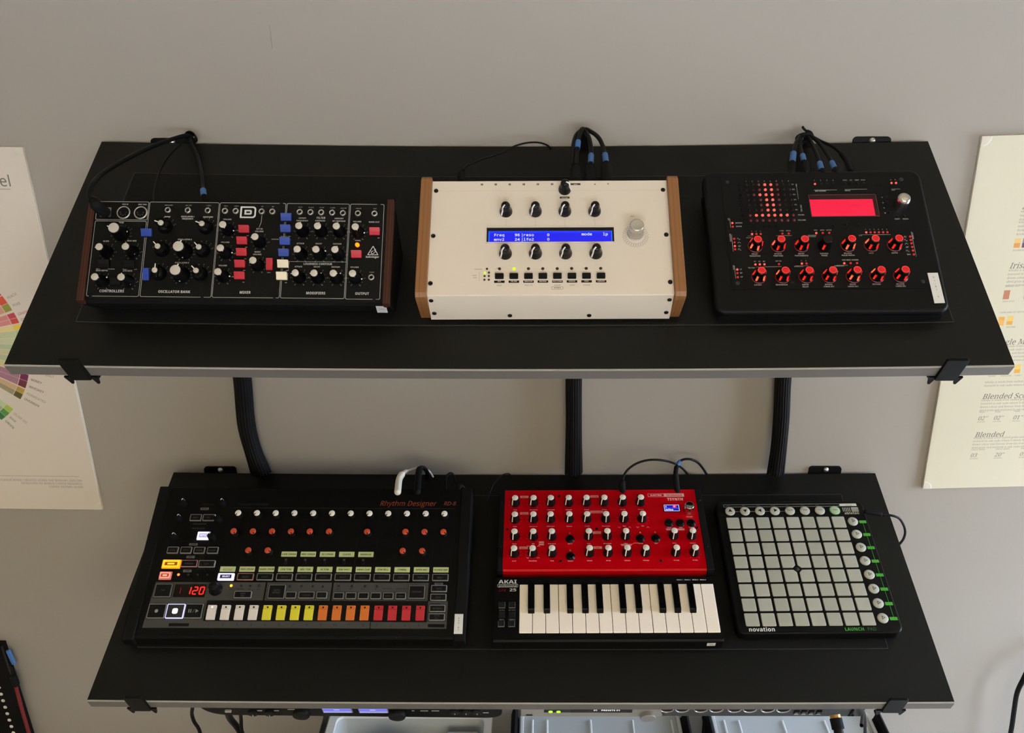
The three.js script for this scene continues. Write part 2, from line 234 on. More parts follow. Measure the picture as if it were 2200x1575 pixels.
  for (const k of [-1, 1]) {
    const p = part(d.root, 'side_panel', sweepX([[-0.1325, 0.0935], [-0.0135, 0.0432], [-0.0125, 0.0385], [-0.034, 0.0015], [-0.129, 0.0015]], 0.0076, 0.0006), M.blackMatte, k * (0.1778 + 0.004), 0, 0);
    const w = part(p, 'wood_strip', sweepX([[-0.133, 0.0985], [-0.0105, 0.0482], [-0.0112, 0.0405], [-0.1345, 0.0905]], 0.0086, 0.0009), wood); w.userData.label = 'dark brown wooden strip';
  }
  const cap = new THREE.MeshStandardMaterial({ color: '#cbc7bf', roughness: 0.42, metalness: 0.5 });
  const knobBlack = std('#060607', 0.5);
  for (const [u, v, a] of big) { const k = d.put('knob', lathe([[0.0098, 0], [0.0098, 0.004], [0.0078, 0.0065], [0.0072, 0.0175], [0.0064, 0.0192], [0, 0.0192]]), knobBlack, u, v, 0.2, -a); part(k, 'cap', lathe([[0.0061, 0], [0.0061, 0.0012], [0.0056, 0.0016], [0, 0.0016]]), cap, 0, 0.0192, 0); part(k, 'pointer', rbox(0.0009, 0.0016, 0.0045, 0.0003), M.white, 0, 0.0195, -0.006); part(k, 'dial_dot', cyl(0.0009, 0.0009, 0.0006, 10), M.white, 0.003, 0.0049, 0.0082); }
  for (const [u, v, a] of small) { const k = d.put('knob', lathe([[0.0076, 0], [0.0076, 0.0035], [0.0056, 0.0055], [0.005, 0.0175], [0.0044, 0.0192], [0, 0.0192]]), knobBlack, u, v, 0.2, -a); part(k, 'cap', lathe([[0.0042, 0], [0.0042, 0.001], [0.0038, 0.0014], [0, 0.0014]]), cap, 0, 0.0192, 0); part(k, 'pointer', rbox(0.0007, 0.001, 0.0016, 0.0003), M.white, 0, 0.0195, -0.0044); const a2 = (a - 140) * PI / 180; part(k, 'dial_dot', cyl(0.0008, 0.0008, 0.0006, 10), M.white, Math.sin(a * PI / 180 + 2.4) * 0.0062, 0.0046, Math.cos(a * PI / 180 + 0.9) * 0.0062); }
  for (const [u, v, a] of ptr) { const k = d.put('selector_knob', merged([lathe([[0.0088, 0], [0.0088, 0.003], [0.0074, 0.005], [0.0066, 0.0095], [0, 0.0098]]), at(rbox(0.0062, 0.0072, 0.017, 0.0014), 0, 0.0098, 0)]), knobBlack, u, v, 0.2, -a); part(k, 'cap', lathe([[0.0033, 0], [0.0033, 0.0012], [0.0029, 0.0016], [0, 0.0016]]), cap, 0, 0.0134, 0); part(k, 'pointer', rbox(0.0011, 0.0006, 0.0055, 0.0002), M.white, 0, 0.0139, -0.0056); }
  const rock = (u, v, w, l, m, rot, n = 'rocker_switch') => { const k = d.put(n, sweepX([[-l / 2000, 0], [l / 2000, 0], [l / 2000, 0.003], [0, 0.0044], [-l / 2000, 0.0066]], w / 1000, 0.0006), m, u, v, 0.2, rot); part(k, 'bezel', merged([at(box(w / 1000 + 0.0012, 0.0008, 0.0007), 0, 0.0003, l / 2000 + 0.0003), at(box(w / 1000 + 0.0012, 0.0008, 0.0007), 0, 0.0003, -l / 2000 - 0.0003)]), M.black); };
  for (const [u, v] of [[184, 35.7], [182.8, 50.4], [183.4, 65], [182.6, 79.8], [183.2, 94.4], [342, 36.9], [321.4, 66.1]]) rock(u, v, 12.6, 8.2, M.red, v > 45 && v < 52 || v > 79 && v < 80 ? 90 * 0 : 0);
  rock(217.9, 79.8, 7.8, 13.6, M.red, 0); rock(71.6, 94.1, 7.4, 13.8, M.blue, 0);
  for (const [u, v] of [[66.9, 41.6], [233.8, 20], [234.2, 34.6], [234.4, 50.6], [234.1, 65.2]]) rock(u, v, 12.6, 8.2, M.blue, 0);
  for (const [u, v] of [[234.1, 79.2], [233.8, 94.4]]) rock(u, v, 13.2, 8.6, M.cream, 0);
  for (const [u, v] of [[20.1, 81.2], [50.2, 81.9], [36, 103]]) rock(u, v, 12.6, 8.2, M.black, 0);
  const rim = lathe([[0.0021, 0.0002], [0.0021, 0.0026], [0.0033, 0.0026], [0.0037, 0.0016], [0.0037, 0]], 22);
  for (const [u, v] of jacks) { const k = d.put('jack_socket', rim, M.zinc, u, v, 0.1); part(k, 'socket_hole', cyl(0.0021, 0.0021, 0.0012, 18), M.black, 0, 0.0009, 0); }
  for (const [u, v] of [[35, 14.8], [55.8, 14.8]]) { const k = d.put('midi_socket', lathe([[0.0068, 0], [0.0068, 0.0006], [0.0072, 0.001], [0.008, 0.0008], [0.0082, 0]], 36), M.zinc, u, v, 0.1); part(k, 'socket_insert', cyl(0.0068, 0.0068, 0.0004, 30), M.black, 0, 0.0003, 0); for (let i = 0; i < 5; i++) { const a = PI * (i / 4) + PI; part(k, 'pin_hole', cyl(0.0007, 0.0007, 0.0003, 10), std('#4a4a48', 0.6), Math.cos(a) * 0.0036, 0.0006, -Math.sin(a) * 0.0036); } }
  const us = d.put('usb_socket', merged([at(box(0.0122, 0.0016, 0.0012), 0, 0.0008, 0.0052), at(box(0.0122, 0.0016, 0.0012), 0, 0.0008, -0.0052), at(box(0.0012, 0.0016, 0.0112), 0.0058, 0.0008, 0), at(box(0.0012, 0.0016, 0.0112), -0.0058, 0.0008, 0)]), M.zinc, 13.7, 14.9, 0.1); part(us, 'socket_insert', box(0.0104, 0.001, 0.0096), M.black, 0, 0.0006, 0);
  d.put('power_light', lathe([[0.0025, 0], [0.0025, 0.0022], [0.0019, 0.0042], [0, 0.005]]), glow('#ff7208', 3, '#401800'), 321.6, 53.5, 0.1);
  for (const [u, v] of [[7, 121.9], [140, 122], [226, 1.2], [226, 122.2], [345, 1.2], [345, 122.4]]) d.put('screw', lathe([[0.0022, 0], [0.002, 0.0008], [0.0008, 0.001], [0, 0.0006]], 14), M.black, u, v, 0.1);
  const st = part(d.root, 'label_sticker', rbox(0.0125, 0.0165, 0.0006, 0.0002), new THREE.MeshStandardMaterial({ roughness: 0.5, map: canvasTex(64, 64, (c) => { c.fillStyle = '#c4c6cc'; c.fillRect(0, 0, 64, 64); c.fillStyle = '#41454f'; c.font = '12px sans-serif'; c.textAlign = 'center'; c.fillText('SLN-50', 32, 36); }) }), 0.1742, 0.0325, -0.0145);
  st.rotation.x = 0.12; st.userData.label = 'small pale grey sticker';
  for (const [x, z] of [[-0.16, -0.04], [0.16, -0.04], [-0.16, -0.115], [0.16, -0.115]]) part(d.root, 'foot', cyl(0.006, 0.007, 0.004), M.rubber, x, 0.002, z);
}

// ---------------------------------------------------------------- 2. cream synthesizer with light wooden sides (upper shelf, middle)
{
  const d = device('digital_synthesizer', 'cream synthesizer with light wooden sides, black knobs and a long blue display', 'synthesizer', { s: 'u', W: 0.2946, x0: 0.0505, v0: 0.325, yaw: 0.22, slope: 0.12, yb: 0.0884, zb: -0.1561, yf: 0.0531, zf: -0.0003 });
  const W = 294.6, L = 159.75, ink = '#3b3936', cream = '#d9cec0';
  const cols = [93, 129.5, 166, 202.8], btn = [86.1, 103.5, 121, 138.3, 155.7, 173.1, 190.6, 208];
  const tex = printer(W, L, 6.6, cream, (c) => {
    c.ln([[8, 14.3], [286, 14.3]], '#bdb19c', 0.3); for (const x of cols) { c.ln([[x, 55], [x, 66]], '#b3a893', 0.3); }
    [62.2, 79.6, 97.2, 115, 132.6, 150.5].forEach((x) => { c.box(x - 1.4, 3.5, 2.8, 2.6, 0.3, ink, 0); c.box(x - 0.5, 4.3, 1, 1, 0.1, cream, 0); });
    c.box(173.8, 3.6, 12.4, 2.7, 0.3, ink, 0); c.t('MIDI', 180, 5, 2, cream); c.box(160, 23.3, 12.2, 2.8, 0.3, ink, 0); c.t('VOLUME', 166.1, 24.8, 2, cream);
    for (const [x, k] of [[204.4, -1], [221, 1]]) { c.fillStyle = ink; c.beginPath(); c.moveTo(x - 1.1, 5 - k); c.lineTo(x + 1.1, 5 - k); c.lineTo(x, 5 + k); c.fill(); }
    ['OSC', 'FILTER', 'ENV/LFO', 'MATRIX', 'KEY/TUNE', 'VOICES', 'PERF', 'LIBRARY'].forEach((s, i) => { c.box(btn[i] - 6.3, 141, 12.6, 3, 0.3, '#14120f', 0); c.t(s, btn[i], 142.6, 2.3, cream); });
    ['MIXER', '', 'VOICE LFO', '', 'SEQ/ARP', 'CLOCK', 'CUSTOM', ''].forEach((s, i) => c.t(s, btn[i], 147.2, 2.1, '#6f6a61', ''));
    c.box(148.8, 149.5, 13.4, 3.6, 0.6, '#6f6a61', 0.4); c.t('STEREO', 155.5, 151.4, 2.4, '#6f6a61'); c.t('OVERDRIVE', 60.5, 125.2, 1.9, '#6f6a61', ''); c.t('VOICE', 56, 133.5, 1.8, '#6f6a61', ''); c.t('PART', 57, 136.5, 1.8, '#6f6a61', ''); c.ln([[62, 129], [62, 141]], '#8d867a', 0.25);
    c.t('EDIT', 249.5, 52.5, 2.3, ink, '');
    for (let i = 0; i < 26; i++) { const a = (22 + 316 * i / 25) * PI / 180, x = 251.9, y = 80; c.strokeStyle = '#aaa398'; c.lineWidth = 0.5; c.beginPath(); c.ellipse(x + Math.sin(a) * 13.4, y - Math.cos(a) * 13.4, 1.2, 2.6, a, 0, 7); c.stroke(); }
  });
  const bodyMat = std(cream, 0.5);
  part(d.root, 'case', sweepX([[-0.1561, 0.0878], [-0.1575, 0.0838], [-0.1575, 0.0035], [-0.006, 0.0035], [-0.0002, 0.0055], [0.0002, 0.0512], [-0.0004, 0.0526]], 0.2946, 0.0004), bodyMat);
  facePlate(d, tex, 0.5);
  const grain = canvasTex(512, 256, (c, w, h) => { c.fillStyle = '#8a5c34'; c.fillRect(0, 0, w, h); for (let i = 0; i < 60; i++) { c.strokeStyle = `rgba(${60 + rnd() * 40},${34 + rnd() * 20},14,${0.06 + rnd() * 0.18})`; c.lineWidth = 0.8 + rnd() * 3; const y = rnd() * h; c.beginPath(); c.moveTo(0, y); c.bezierCurveTo(w * 0.3, y + rnd() * 12 - 6, w * 0.6, y + rnd() * 12 - 6, w, y); c.stroke(); } });
  grain.wrapS = grain.wrapT = THREE.RepeatWrapping; grain.repeat.set(4, 14);
  for (const k of [-1, 1]) { const p = part(d.root, 'side_panel', sweepX([[-0.160, 0.0885], [-0.1585, 0.0935], [-0.153, 0.0952], [0.0015, 0.0602], [0.0052, 0.0555], [0.0045, 0.047], [-0.0065, 0.001], [-0.160, 0.001]], 0.0138, 0.0014), new THREE.MeshStandardMaterial({ map: grain, roughness: 0.48 }), k * (0.1473 + 0.0069), 0, 0); p.userData.label = 'light brown wooden side'; }
  const bell = lathe([[0.0079, 0], [0.0080, 0.0018], [0.0074, 0.0052], [0.0062, 0.0078], [0.0057, 0.010], [0.0055, 0.0148], [0.0048, 0.0168], [0.003, 0.0178], [0, 0.018]]);
  const knobs = [[166.3, 13.6, 75], ...cols.map((x) => [x, 45.6, -40]), ...cols.map((x) => [x, 105, -42])];
  for (const [u, v, a] of knobs) { const k = d.put('knob', bell, M.blackGloss, u, v, 0.4, a); part(k, 'pointer_line', tube([[0, 0.0176, 0.0012], [0, 0.0172, 0.0042], [0, 0.0148, 0.0056], [0, 0.0102, 0.0059], [0, 0.0078, 0.0066], [0, 0.0056, 0.0076], [0, 0.003, 0.008]], 0.00095, 20, 8), M.white); }
  const silver = d.put('encoder_knob', lathe([[0.0093, 0], [0.0093, 0.010], [0.0088, 0.0108], [0.0084, 0.0115], [0.0086, 0.019], [0.008, 0.0204], [0.0066, 0.0206], [0.006, 0.020], [0, 0.0194]], 40), std('#c9c7c3', 0.24, 1), 251.9, 77, 0.4); silver.userData.label = 'silver metal encoder knob'; part(silver, 'skirt', lathe([[0.0102, 0], [0.0102, 0.0008], [0.009, 0.001]], 36), std('#b9b7b3', 0.4, 0.8));
  // display window: a recess ring, a dark bezel and the lit glass
  const lcd = d.put('display', rbox(0.1565, 0.0006, 0.0205, 0.0002), std('#07080f', 0.25), 147.7, 78.4, 0.35);
  const lt = canvasTex(1024, 112, (c) => { c.fillStyle = '#1014d8'; c.fillRect(0, 0, 1024, 112); const g = c.createLinearGradient(0, 0, 0, 112); g.addColorStop(0, '#1c46ff'); g.addColorStop(0.25, '#0e10e0'); g.addColorStop(1, '#1113e6'); c.fillStyle = g; c.fillRect(0, 0, 1024, 112); c.fillStyle = '#1a6cff'; c.fillRect(0, 0, 8, 112); c.fillRect(1016, 0, 8, 112); c.font = 'bold 37px monospace'; c.fillStyle = '#e3e9ff'; [['Freq', 44, 54], ['96', 216, 54], ['|', 268, 54], ['reso', 288, 54], ['0', 484, 54], ['mode', 770, 48], ['lp', 946, 48], ['env2', 44, 100], ['24', 216, 100], ['|', 268, 100], ['lfo2', 288, 100], ['0', 484, 100]].forEach(([s, x, y]) => c.fillText(s, x, y)); });
  part(lcd, 'lit_screen', at(new THREE.PlaneGeometry(0.1515, 0.0152).rotateX(-PI / 2), 0, 0.00045, 0.0022), new THREE.MeshStandardMaterial({ color: '#000000', emissive: '#ffffff', emissiveMap: lt, emissiveIntensity: 1.15, roughness: 0.3 }));
  part(lcd, 'window_frame', merged([at(box(0.1585, 0.0013, 0.0012), 0, 0.0004, 0.0108), at(box(0.1585, 0.0013, 0.0012), 0, 0.0004, -0.0108), at(box(0.0012, 0.0013, 0.0228), 0.0787, 0.0004, 0), at(box(0.0012, 0.0013, 0.0228), -0.0787, 0.0004, 0)]), bodyMat);
  const offLed = std('#2b2216', 0.3), onLed = glow('#b4f000', 1.6, '#263300');
  btn.forEach((u, i) => { d.put('push_button', sweepX([[-0.0036, 0], [0.0032, 0], [0.0026, 0.0034], [-0.0028, 0.0042]], 0.0104, 0.0008), M.black, u, 136, 0.4); const k = d.put('indicator_light', lathe([[0.0019, 0], [0.0019, 0.0004], [0.0014, 0.0012], [0, 0.0016]], 16), i === 1 ? onLed : offLed, u, 125.3, 0.4); if (i === 1) k.userData.label = 'lit green indicator light'; });
  for (const [u, v, on] of [[71, 125.2], [68.5, 130.4, 1], [73.4, 130.4], [68.3, 135], [73.3, 135], [68.2, 140], [73.4, 140]]) d.put('indicator_light', lathe([[0.0014, 0], [0.0013, 0.0005], [0, 0.001]], 14), on ? onLed : offLed, u, v, 0.4);
  const hex = lathe([[0.0028, 0], [0.0027, 0.0008], [0.0015, 0.0012], [0.0013, 0.0005], [0, 0.0005]], 18);
  for (const [u, v] of [[5, 14.3], [289.5, 14.3], [4.2, 79.3], [289.8, 79], [3.6, 144.6], [290.6, 144.2]]) d.put('screw', hex, M.screw, u, v, 0.4);
  for (const [x, y] of [[-143.3, 43], [-142, 18.4], [142.8, 42.8], [141.8, 18.4], [-49.6, 13.4], [47.8, 13]]) { const k = part(d.root, 'screw', hex, M.screw, x / 1000, y / 1000, 0.0001); k.rotation.x = PI / 2; }
  for (const [x, z] of [[-0.13, -0.02], [0.13, -0.02], [-0.13, -0.14], [0.13, -0.14]]) part(d.root, 'foot', cyl(0.006, 0.007, 0.004), M.rubber, x, 0.002, z);
  const li = new THREE.RectAreaLight('#2030ff', 1.2, 0.15, 0.015); li.position.copy(d.pos(147.7, 80, 2)); li.quaternion.copy(d.turn); li.rotateX(PI / 2); d.root.add(li);
}

// ---------------------------------------------------------------- 3. black synthesizer with glowing red knobs (upper shelf, right end)
{
  const d = device('glowing_synthesizer', 'black synthesizer with glowing red knobs, red display and a grid of red lights', 'synthesizer', { s: 'u', W: 0.278, x0: 0.394, v0: 0.331, yaw: -0.35, slope: 1.0, yb: 0.0589, zb: -0.2098, yf: 0.0216, zf: -0.0035 });
  const W = 278, L = d.L * 1000, ink = '#b4b4b0';
  const mu = [0, 1, 2, 3, 4, 5, 6, 7].map((i) => 52.5 + i * 7.843), mv = [0, 1, 2, 3, 4, 5, 6, 7].map((i) => 23.1 + i * 7.95);
  const ku = [54, 83, 112, 140.5, 170, 199, 228], kv = [117.5, 162.4];
  const n1 = [['DELAY', 'TRANSPOSE'], ['ATTACK', 'FINETUNE'], ['DECAY', 'PORTAMENTO'], ['SUSTAIN', 'PHASE'], ['RELEASE', 'PULSE WIDTH'], ['RATE'], ['DEPTH']], n2 = [['CUTOFF'], ['RESONANCE'], ['DEPTH', 'DELAY'], ['ATTACK', 'CURVE ATT'], ['DECAY', 'CURVE DEC'], ['SUSTAIN'], ['RELEASE', 'CURVE REL']];
  const tex = printer(W, L, 6.4, '#0c0c0d', (c) => {
    c.box(21, 10.5, 236, 168, 2, '#060606', 0.5);
    mu.forEach((u, i) => c.t(String(i + 1), u, 17.6, 2.6, ink)); ['D1', 'D2', 'D3', 'D4', 'D5', 'D6', 'FILTER', 'VOLUME'].forEach((s, i) => c.t(s, i > 5 ? 117.5 : 112.5, mv[i], 2.5, ink));
    c.ln([[117, 22], [117, 46]], ink, 0.4); c.save(); c.translate(118.5, 60); c.rotate(PI / 2); c.t('STEP SEQ', 0, 0, 2.4, ink); c.restore(); c.save(); c.translate(116.8, 24); c.rotate(PI / 2); c.t('OSC', 0, 0, 2.3, ink); c.restore();
    for (let i = 0; i < 4; i++) c.t(String(i + 1), 141.2 + i * 8.1, 17.2, 2.4, ink); ['SYNC', 'CC', 'EDIT', 'PLAY'].forEach((s, i) => c.t(s, 180.8 + i * 7.9, 17, 2.3, ink)); c.t('A', 240.2, 17, 2.3, ink); c.t('B', 246, 17, 2.3, ink);
    c.ln([[139, 32], [168.5, 32]], ink, 0.5); c.t('DEP ENGINE', 147, 34, 2.4, ink); c.ln([[178.5, 31.4], [207.5, 31.4]], ink, 0.5); c.t('MODE', 182, 33.6, 2.4, ink); c.ln([[238.5, 31.5], [250, 31.5]], ink, 0.5); c.t('EDIT', 241, 33.4, 2.2, ink);
    [['<', 44.3], ['>', 52.5], ['^', 60.8], ['v', 68.2]].forEach(([s, y]) => c.t(s, 224.5, y, 4, ink)); c.t('SHIFT', 238.5, 78.2, 2.5, ink); c.t('MENU', 248.8, 78.2, 2.5, ink);
    n1.forEach((a, i) => a.forEach((s, j) => c.t(s, ku[i] - 1.5, 128.8 + j * 3, 2.5, ink))); n2.forEach((a, i) => a.forEach((s, j) => c.t(s, ku[i] - 2, 173.6 + j * 3, 2.5, ink)));
    ['1', '2', '3'].forEach((s, i) => c.t(s, 52 + i * 5.5, 95, 2.3, ink)); c.t('SYNC', 90, 94.5, 2.3, ink); c.t('RING', 98.4, 94.5, 2.3, ink); c.t('ENV', 133, 94, 2.3, ink); c.t('MISC', 141.4, 94, 2.3, ink); c.t('MODE', 149.6, 94, 2.3, ink); for (let i = 0; i < 6; i++) c.t(String(i + 1), 195.9 + i * 5.3, 93.6, 2.3, ink);
    c.ln([[46, 101.6], [54, 101.6]], ink, 0.5); c.t('OSCILL', 48, 104.6, 2.3, ink); c.ln([[82, 101.5], [102, 101.5]], ink, 0.5); c.ln([[122, 101.3], [133, 101.3]], ink, 0.5); c.t('AMPLIFIER', 126, 103.5, 2.3, ink); c.ln([[189, 101.2], [226, 101.2]], ink, 0.5); c.t('LFO', 188, 102.6, 2.4, ink);
    c.t('D1', 51.7, 139.6, 2.3, ink); c.t('D2', 57.2, 139.6, 2.3, ink); c.t('D3', 62.8, 139.6, 2.3, ink); c.t('EXT IN', 81, 139.4, 2.3, ink); c.t('1', 109.4, 139.2, 2.3, ink); c.t('2', 115, 139.2, 2.3, ink); c.t('ENV MISC ASSIGN', 170, 138.6, 2.4, ink); c.t('FILTER', 46.5, 149, 2.6, ink); c.ln([[52, 147.6], [84, 147]], ink, 0.5); c.t('ENVELOPE', 105, 147.5, 2.3, ink); c.ln([[101, 146.2], [117, 146.2]], ink, 0.5); c.t('MODULATE', 155, 147, 2.3, ink); c.ln([[152, 145.8], [166, 145.8]], ink, 0.5);
    for (const [s, x, y] of [['MATRIX', 37, 82.3], ['METER', 36.5, 87.7], ['LP', 33, 151], ['BP', 33, 156.3], ['HP', 33, 162]]) c.t(s, x, y, 2.4, ink);
    for (const [x, y0, y1] of [[26, 75, 89], [26, 99, 124.5], [25.6, 145, 164], [252.4, 97, 134]]) c.ln([[x, y0], [x, y1]], ink, 0.45); for (const [s, x, y] of [['LED', 24.6, 76], ['WAVEFORM', 24.4, 104], ['MODE', 24.6, 148], ['LFO WAVE', 253.8, 103]]) { c.save(); c.translate(x, y); c.rotate(PI / 2); c.t(s, 0, 0, 2.1, ink); c.restore(); }
    [[34.5, 106], [34.5, 111.4], [34.5, 116.8], [34.5, 121.6], [243.6, 104.6], [243.6, 109.8], [243.6, 114.9], [243.6, 120.1], [243.6, 125.4]].forEach(([x, y], i) => { const k = i % 5; c.ln(k === 0 ? [[x - 2, y], [x - 1, y - 1.5], [x + 1, y + 1.5], [x + 2, y]] : k === 1 ? [[x - 2, y + 1], [x, y - 1], [x + 2, y + 1]] : k === 2 ? [[x - 2, y + 1], [x, y - 1.2], [x, y + 1], [x + 2, y - 1.2]] : k === 3 ? [[x - 2, y + 1], [x - 2, y - 1], [x, y - 1], [x, y + 1], [x + 2, y + 1]] : [[x - 1.5, y + 1.2], [x - 0.5, y - 1.2], [x + 0.5, y + 1.2], [x + 1.5, y - 1.2]], ink, 0.45); }); c.t('S&G', 243.6, 131, 2.4, ink);
  });
  const shell = new THREE.MeshPhysicalMaterial({ color: '#0c0c0d', roughness: 0.48, specularIntensity: 0.28 });
  // shell: a rounded slab following the panel, over a recessed lower body
  const slab = plate(roundRect(0.284, 0.212, 0.014), 0.0142, 0.0052); d.put('upper_shell', slab, shell, 139, L / 2 + 1, -14.6);
  part(d.root, 'lower_body', sweepX([[-0.211, 0.049], [-0.003, 0.012], [-0.0015, 0.0035], [-0.209, 0.0035]], 0.274, 0.003), std('#08080a', 0.6));
  d.put('faceplate', d.printed(at(box(0.238, 0.0006, 0.17), 0.139, 0, 0.0945), 0, 0), new THREE.MeshPhysicalMaterial({ map: tex, roughness: 0.48, specularIntensity: 0.28 }), 0, 0, -0.4 + 0.3);
  const litHot = glow('#ff5d4c', 1.25, '#3a0804'), dim = glow('#ff2a34', 0.07, '#1a0c0c'), half = glow('#ff241c', 0.5, '#300805'), off = std('#1d1212', 0.4);
  const rows = [[3, 4], [3, 4], [2, 3, 4], [3, 4], [3, 4], [3, 4], [1, 2, 3, 4, 5, 6], []], big = lathe([[0.0019, 0], [0.0019, 0.0006], [0.0014, 0.0016], [0, 0.0021]], 16);
  mv.forEach((v, j) => mu.forEach((u, i) => d.put('matrix_light', big, rows[j].includes(i) ? litHot : (j > 5 || Math.min(...rows[j].map((r) => Math.abs(r - i))) < 2 ? dim : off), u, v, 0.25)));
  const small = lathe([[0.0014, 0], [0.0014, 0.0006], [0.001, 0.0013], [0, 0.0016]], 14);
  for (const [u, v, k] of [[141.2, 22.7, 2], [149.4, 22.4, 0], [157.3, 22.2, 0], [165.4, 22, 0], [180.8, 22.3, 0], [188.5, 22.2, 0], [196.6, 22.1, 0], [204.5, 22.2, 0], [240.2, 22.2, 2], [246, 22.2, 2], [28.6, 82.2, 2], [28.6, 87.7, 1],
    [28.8, 106, 1], [28.7, 111.4, 1], [28.7, 116.8, 2], [28.6, 121.6, 1], [28.5, 151.1, 2], [28.2, 156.3, 1], [28.1, 162.1, 1], [52, 99.1, 2], [57.5, 99, 1], [62.9, 99, 1], [90.3, 98.7, 1], [98.2, 98.7, 1], [133, 98.4, 2], [141.2, 98.3, 1], [149.4, 98.2, 1],
    [195.9, 97.9, 2], [201.3, 97.9, 1], [206.5, 97.9, 1], [211.7, 97.9, 1], [217.1, 97.9, 1], [222.4, 97.9, 1], [249.7, 104.6, 1], [249.7, 109.7, 1], [249.7, 114.8, 1], [249.7, 120, 1], [249.7, 125.3, 1], [249.7, 131, 1], [51.7, 144, 2], [57.2, 143.9, 2], [62.9, 143.9, 2], [80.9, 143.7, 1], [109.4, 143.2, 2], [115, 143.2, 1], [161.8, 143.1, 2], [169.6, 143, 1], [177.5, 142.9, 1]])
    d.put('indicator_light', small, [off, half, litHot][k], u, v, 0.25);
  const body = lathe([[0.0082, 0], [0.0083, 0.001], [0.0079, 0.002], [0.0058, 0.0155], [0.0052, 0.0168], [0, 0.0168]], 30), knobBlack = std('#0a0708', 0.22), redTop = glow('#ff0a18', 0.62, '#3a0003'), redRing = glow('#ff4a40', 1.0, '#400004'), slitM = glow('#ff2a1c', 1.0, '#400004'), slitHot = glow('#ff6a44', 1.3, '#400004'), baseGlow = glow('#ff1408', 0.09, '#180001');
  const slit = tube([[0, 0.0036, 0.0076], [0, 0.0118, 0.0064]], 0.00125, 8, 8);
  kv.forEach((v, j) => ku.forEach((u, i) => {
    const dark = j === 0 && i === 3, k = d.put('glow_knob', body, knobBlack, u, v, 0.3, 14 + (i * 37 + j * 23) % 40);
    if (dark) k.userData.label = 'unlit dark knob';
    part(k, 'knob_top', lathe([[0.0042, 0], [0.004, 0.0005], [0, 0.0006]]), dark ? std('#1d1416', 0.5) : redTop, 0, 0.0167, 0);
    if (!dark) part(k, 'light_ring', new THREE.TorusGeometry(0.0044, 0.00035, 6, 28).rotateX(PI / 2), redRing, 0, 0.0171, 0);
    for (let q = 0; q < 5; q++) { if (dark && q !== 4) continue; const s = part(k, 'light_slit', slit, (q + i) % 4 === 0 ? slitHot : slitM); s.rotation.y = q * PI / 2.5; }
    if (!dark) part(k, 'base_glow', lathe([[0.0083, 0], [0.0092, 0.0001], [0.0092, 0.0008], [0.0083, 0.0009]], 30), baseGlow, 0, 0.0001, 0);
  }));
  const enc = d.put('encoder_knob', lathe([[0.0088, 0], [0.0088, 0.002], [0.0084, 0.011], [0.0086, 0.014], [0.0072, 0.0178], [0.0045, 0.0195], [0, 0.02]], 40), std('#cfccc8', 0.22, 1), 244.8, 57.5, 0.3); enc.userData.label = 'polished silver encoder knob';
  const lcd = d.put('display', rbox(0.0862, 0.0012, 0.0335, 0.0004), std('#2a0a10', 0.2), 173.4, 56.8, 0.2);
  part(lcd, 'lit_screen', at(new THREE.PlaneGeometry(0.0806, 0.0256).rotateX(-PI / 2), -0.0022, 0.00075, 0.0033), new THREE.MeshStandardMaterial({ color: '#000000', roughness: 0.3, emissive: '#ffffff', emissiveIntensity: 1.0, emissiveMap: canvasTex(512, 160, (c) => { c.fillStyle = '#fb0040'; c.fillRect(0, 0, 512, 160); c.fillStyle = '#e00838'; c.font = '22px monospace'; c.fillText('JUNKYARD', 300, 66); c.fillText('. . . .', 60, 60); }) }));
  part(lcd, 'window_edge', merged([at(box(0.0862, 0.0012, 0.0006), 0, 0.0004, 0.0166), at(box(0.0862, 0.0012, 0.0006), 0, 0.0004, -0.0166), at(box(0.0006, 0.0012, 0.0335), 0.043, 0.0004, 0), at(box(0.0006, 0.0012, 0.0335), -0.043, 0.0004, 0)]), std('#6a3a40', 0.25));
  for (const [u, v] of [[229.5, 44.3], [229.5, 52.5], [229.5, 60.3], [229.5, 68.1], [238.5, 74.2], [247.4, 73.9], [156.1, 86.6], [172.1, 86.2], [188, 86], [204.1, 85.6], ...mv.map((q) => [43, q]), ...mu.slice(0, 5).map((q) => [q, 87.3])]) d.put('push_button', lathe([[0.0016, 0], [0.0016, 0.0014], [0.001, 0.0018], [0, 0.0018]], 14), M.black, u, v, 0.2);
  for (const [u, v] of [[27.8, 18.7], [253.6, 16.6], [26.9, 170.7], [253.5, 170]]) d.put('screw', screwGeo, std('#2a2a2b', 0.35, 0.4), u, v, 0.2);
  const stk = d.put('label_sticker', d.printed(rbox(0.0128, 0.0004, 0.0426, 0.0002), 0, 0), new THREE.MeshStandardMaterial({ color: '#d6d6d4', roughness: 0.5 }), 268.4, 178.8, 0.2, 1); stk.userData.label = 'white sticker with vertical lettering';
  { const t = canvasTex(96, 320, (c) => { c.fillStyle = '#d6d6d4'; c.fillRect(0, 0, 96, 320); c.fillStyle = '#5a5a5a'; c.font = '26px monospace'; c.textAlign = 'center'; [['D', 56], ['1', 92], ['-', 124], ['R', 156], ['1', 190], ['4', 262]].forEach(([s, y]) => { c.save(); c.translate(48, y); c.rotate(PI / 2 * 0); c.fillText(s, 0, 0); c.restore(); }); }); part(stk, 'sticker_print', new THREE.PlaneGeometry(0.0124, 0.0422).rotateX(-PI / 2), new THREE.MeshStandardMaterial({ map: t, roughness: 0.5 }), 0, 0.00025, 0); }
  for (const [x, z] of [[-0.12, -0.02], [0.12, -0.02], [-0.12, -0.19], [0.12, -0.19]]) part(d.root, 'foot', cyl(0.007, 0.008, 0.004), M.rubber, x, 0.002, z);
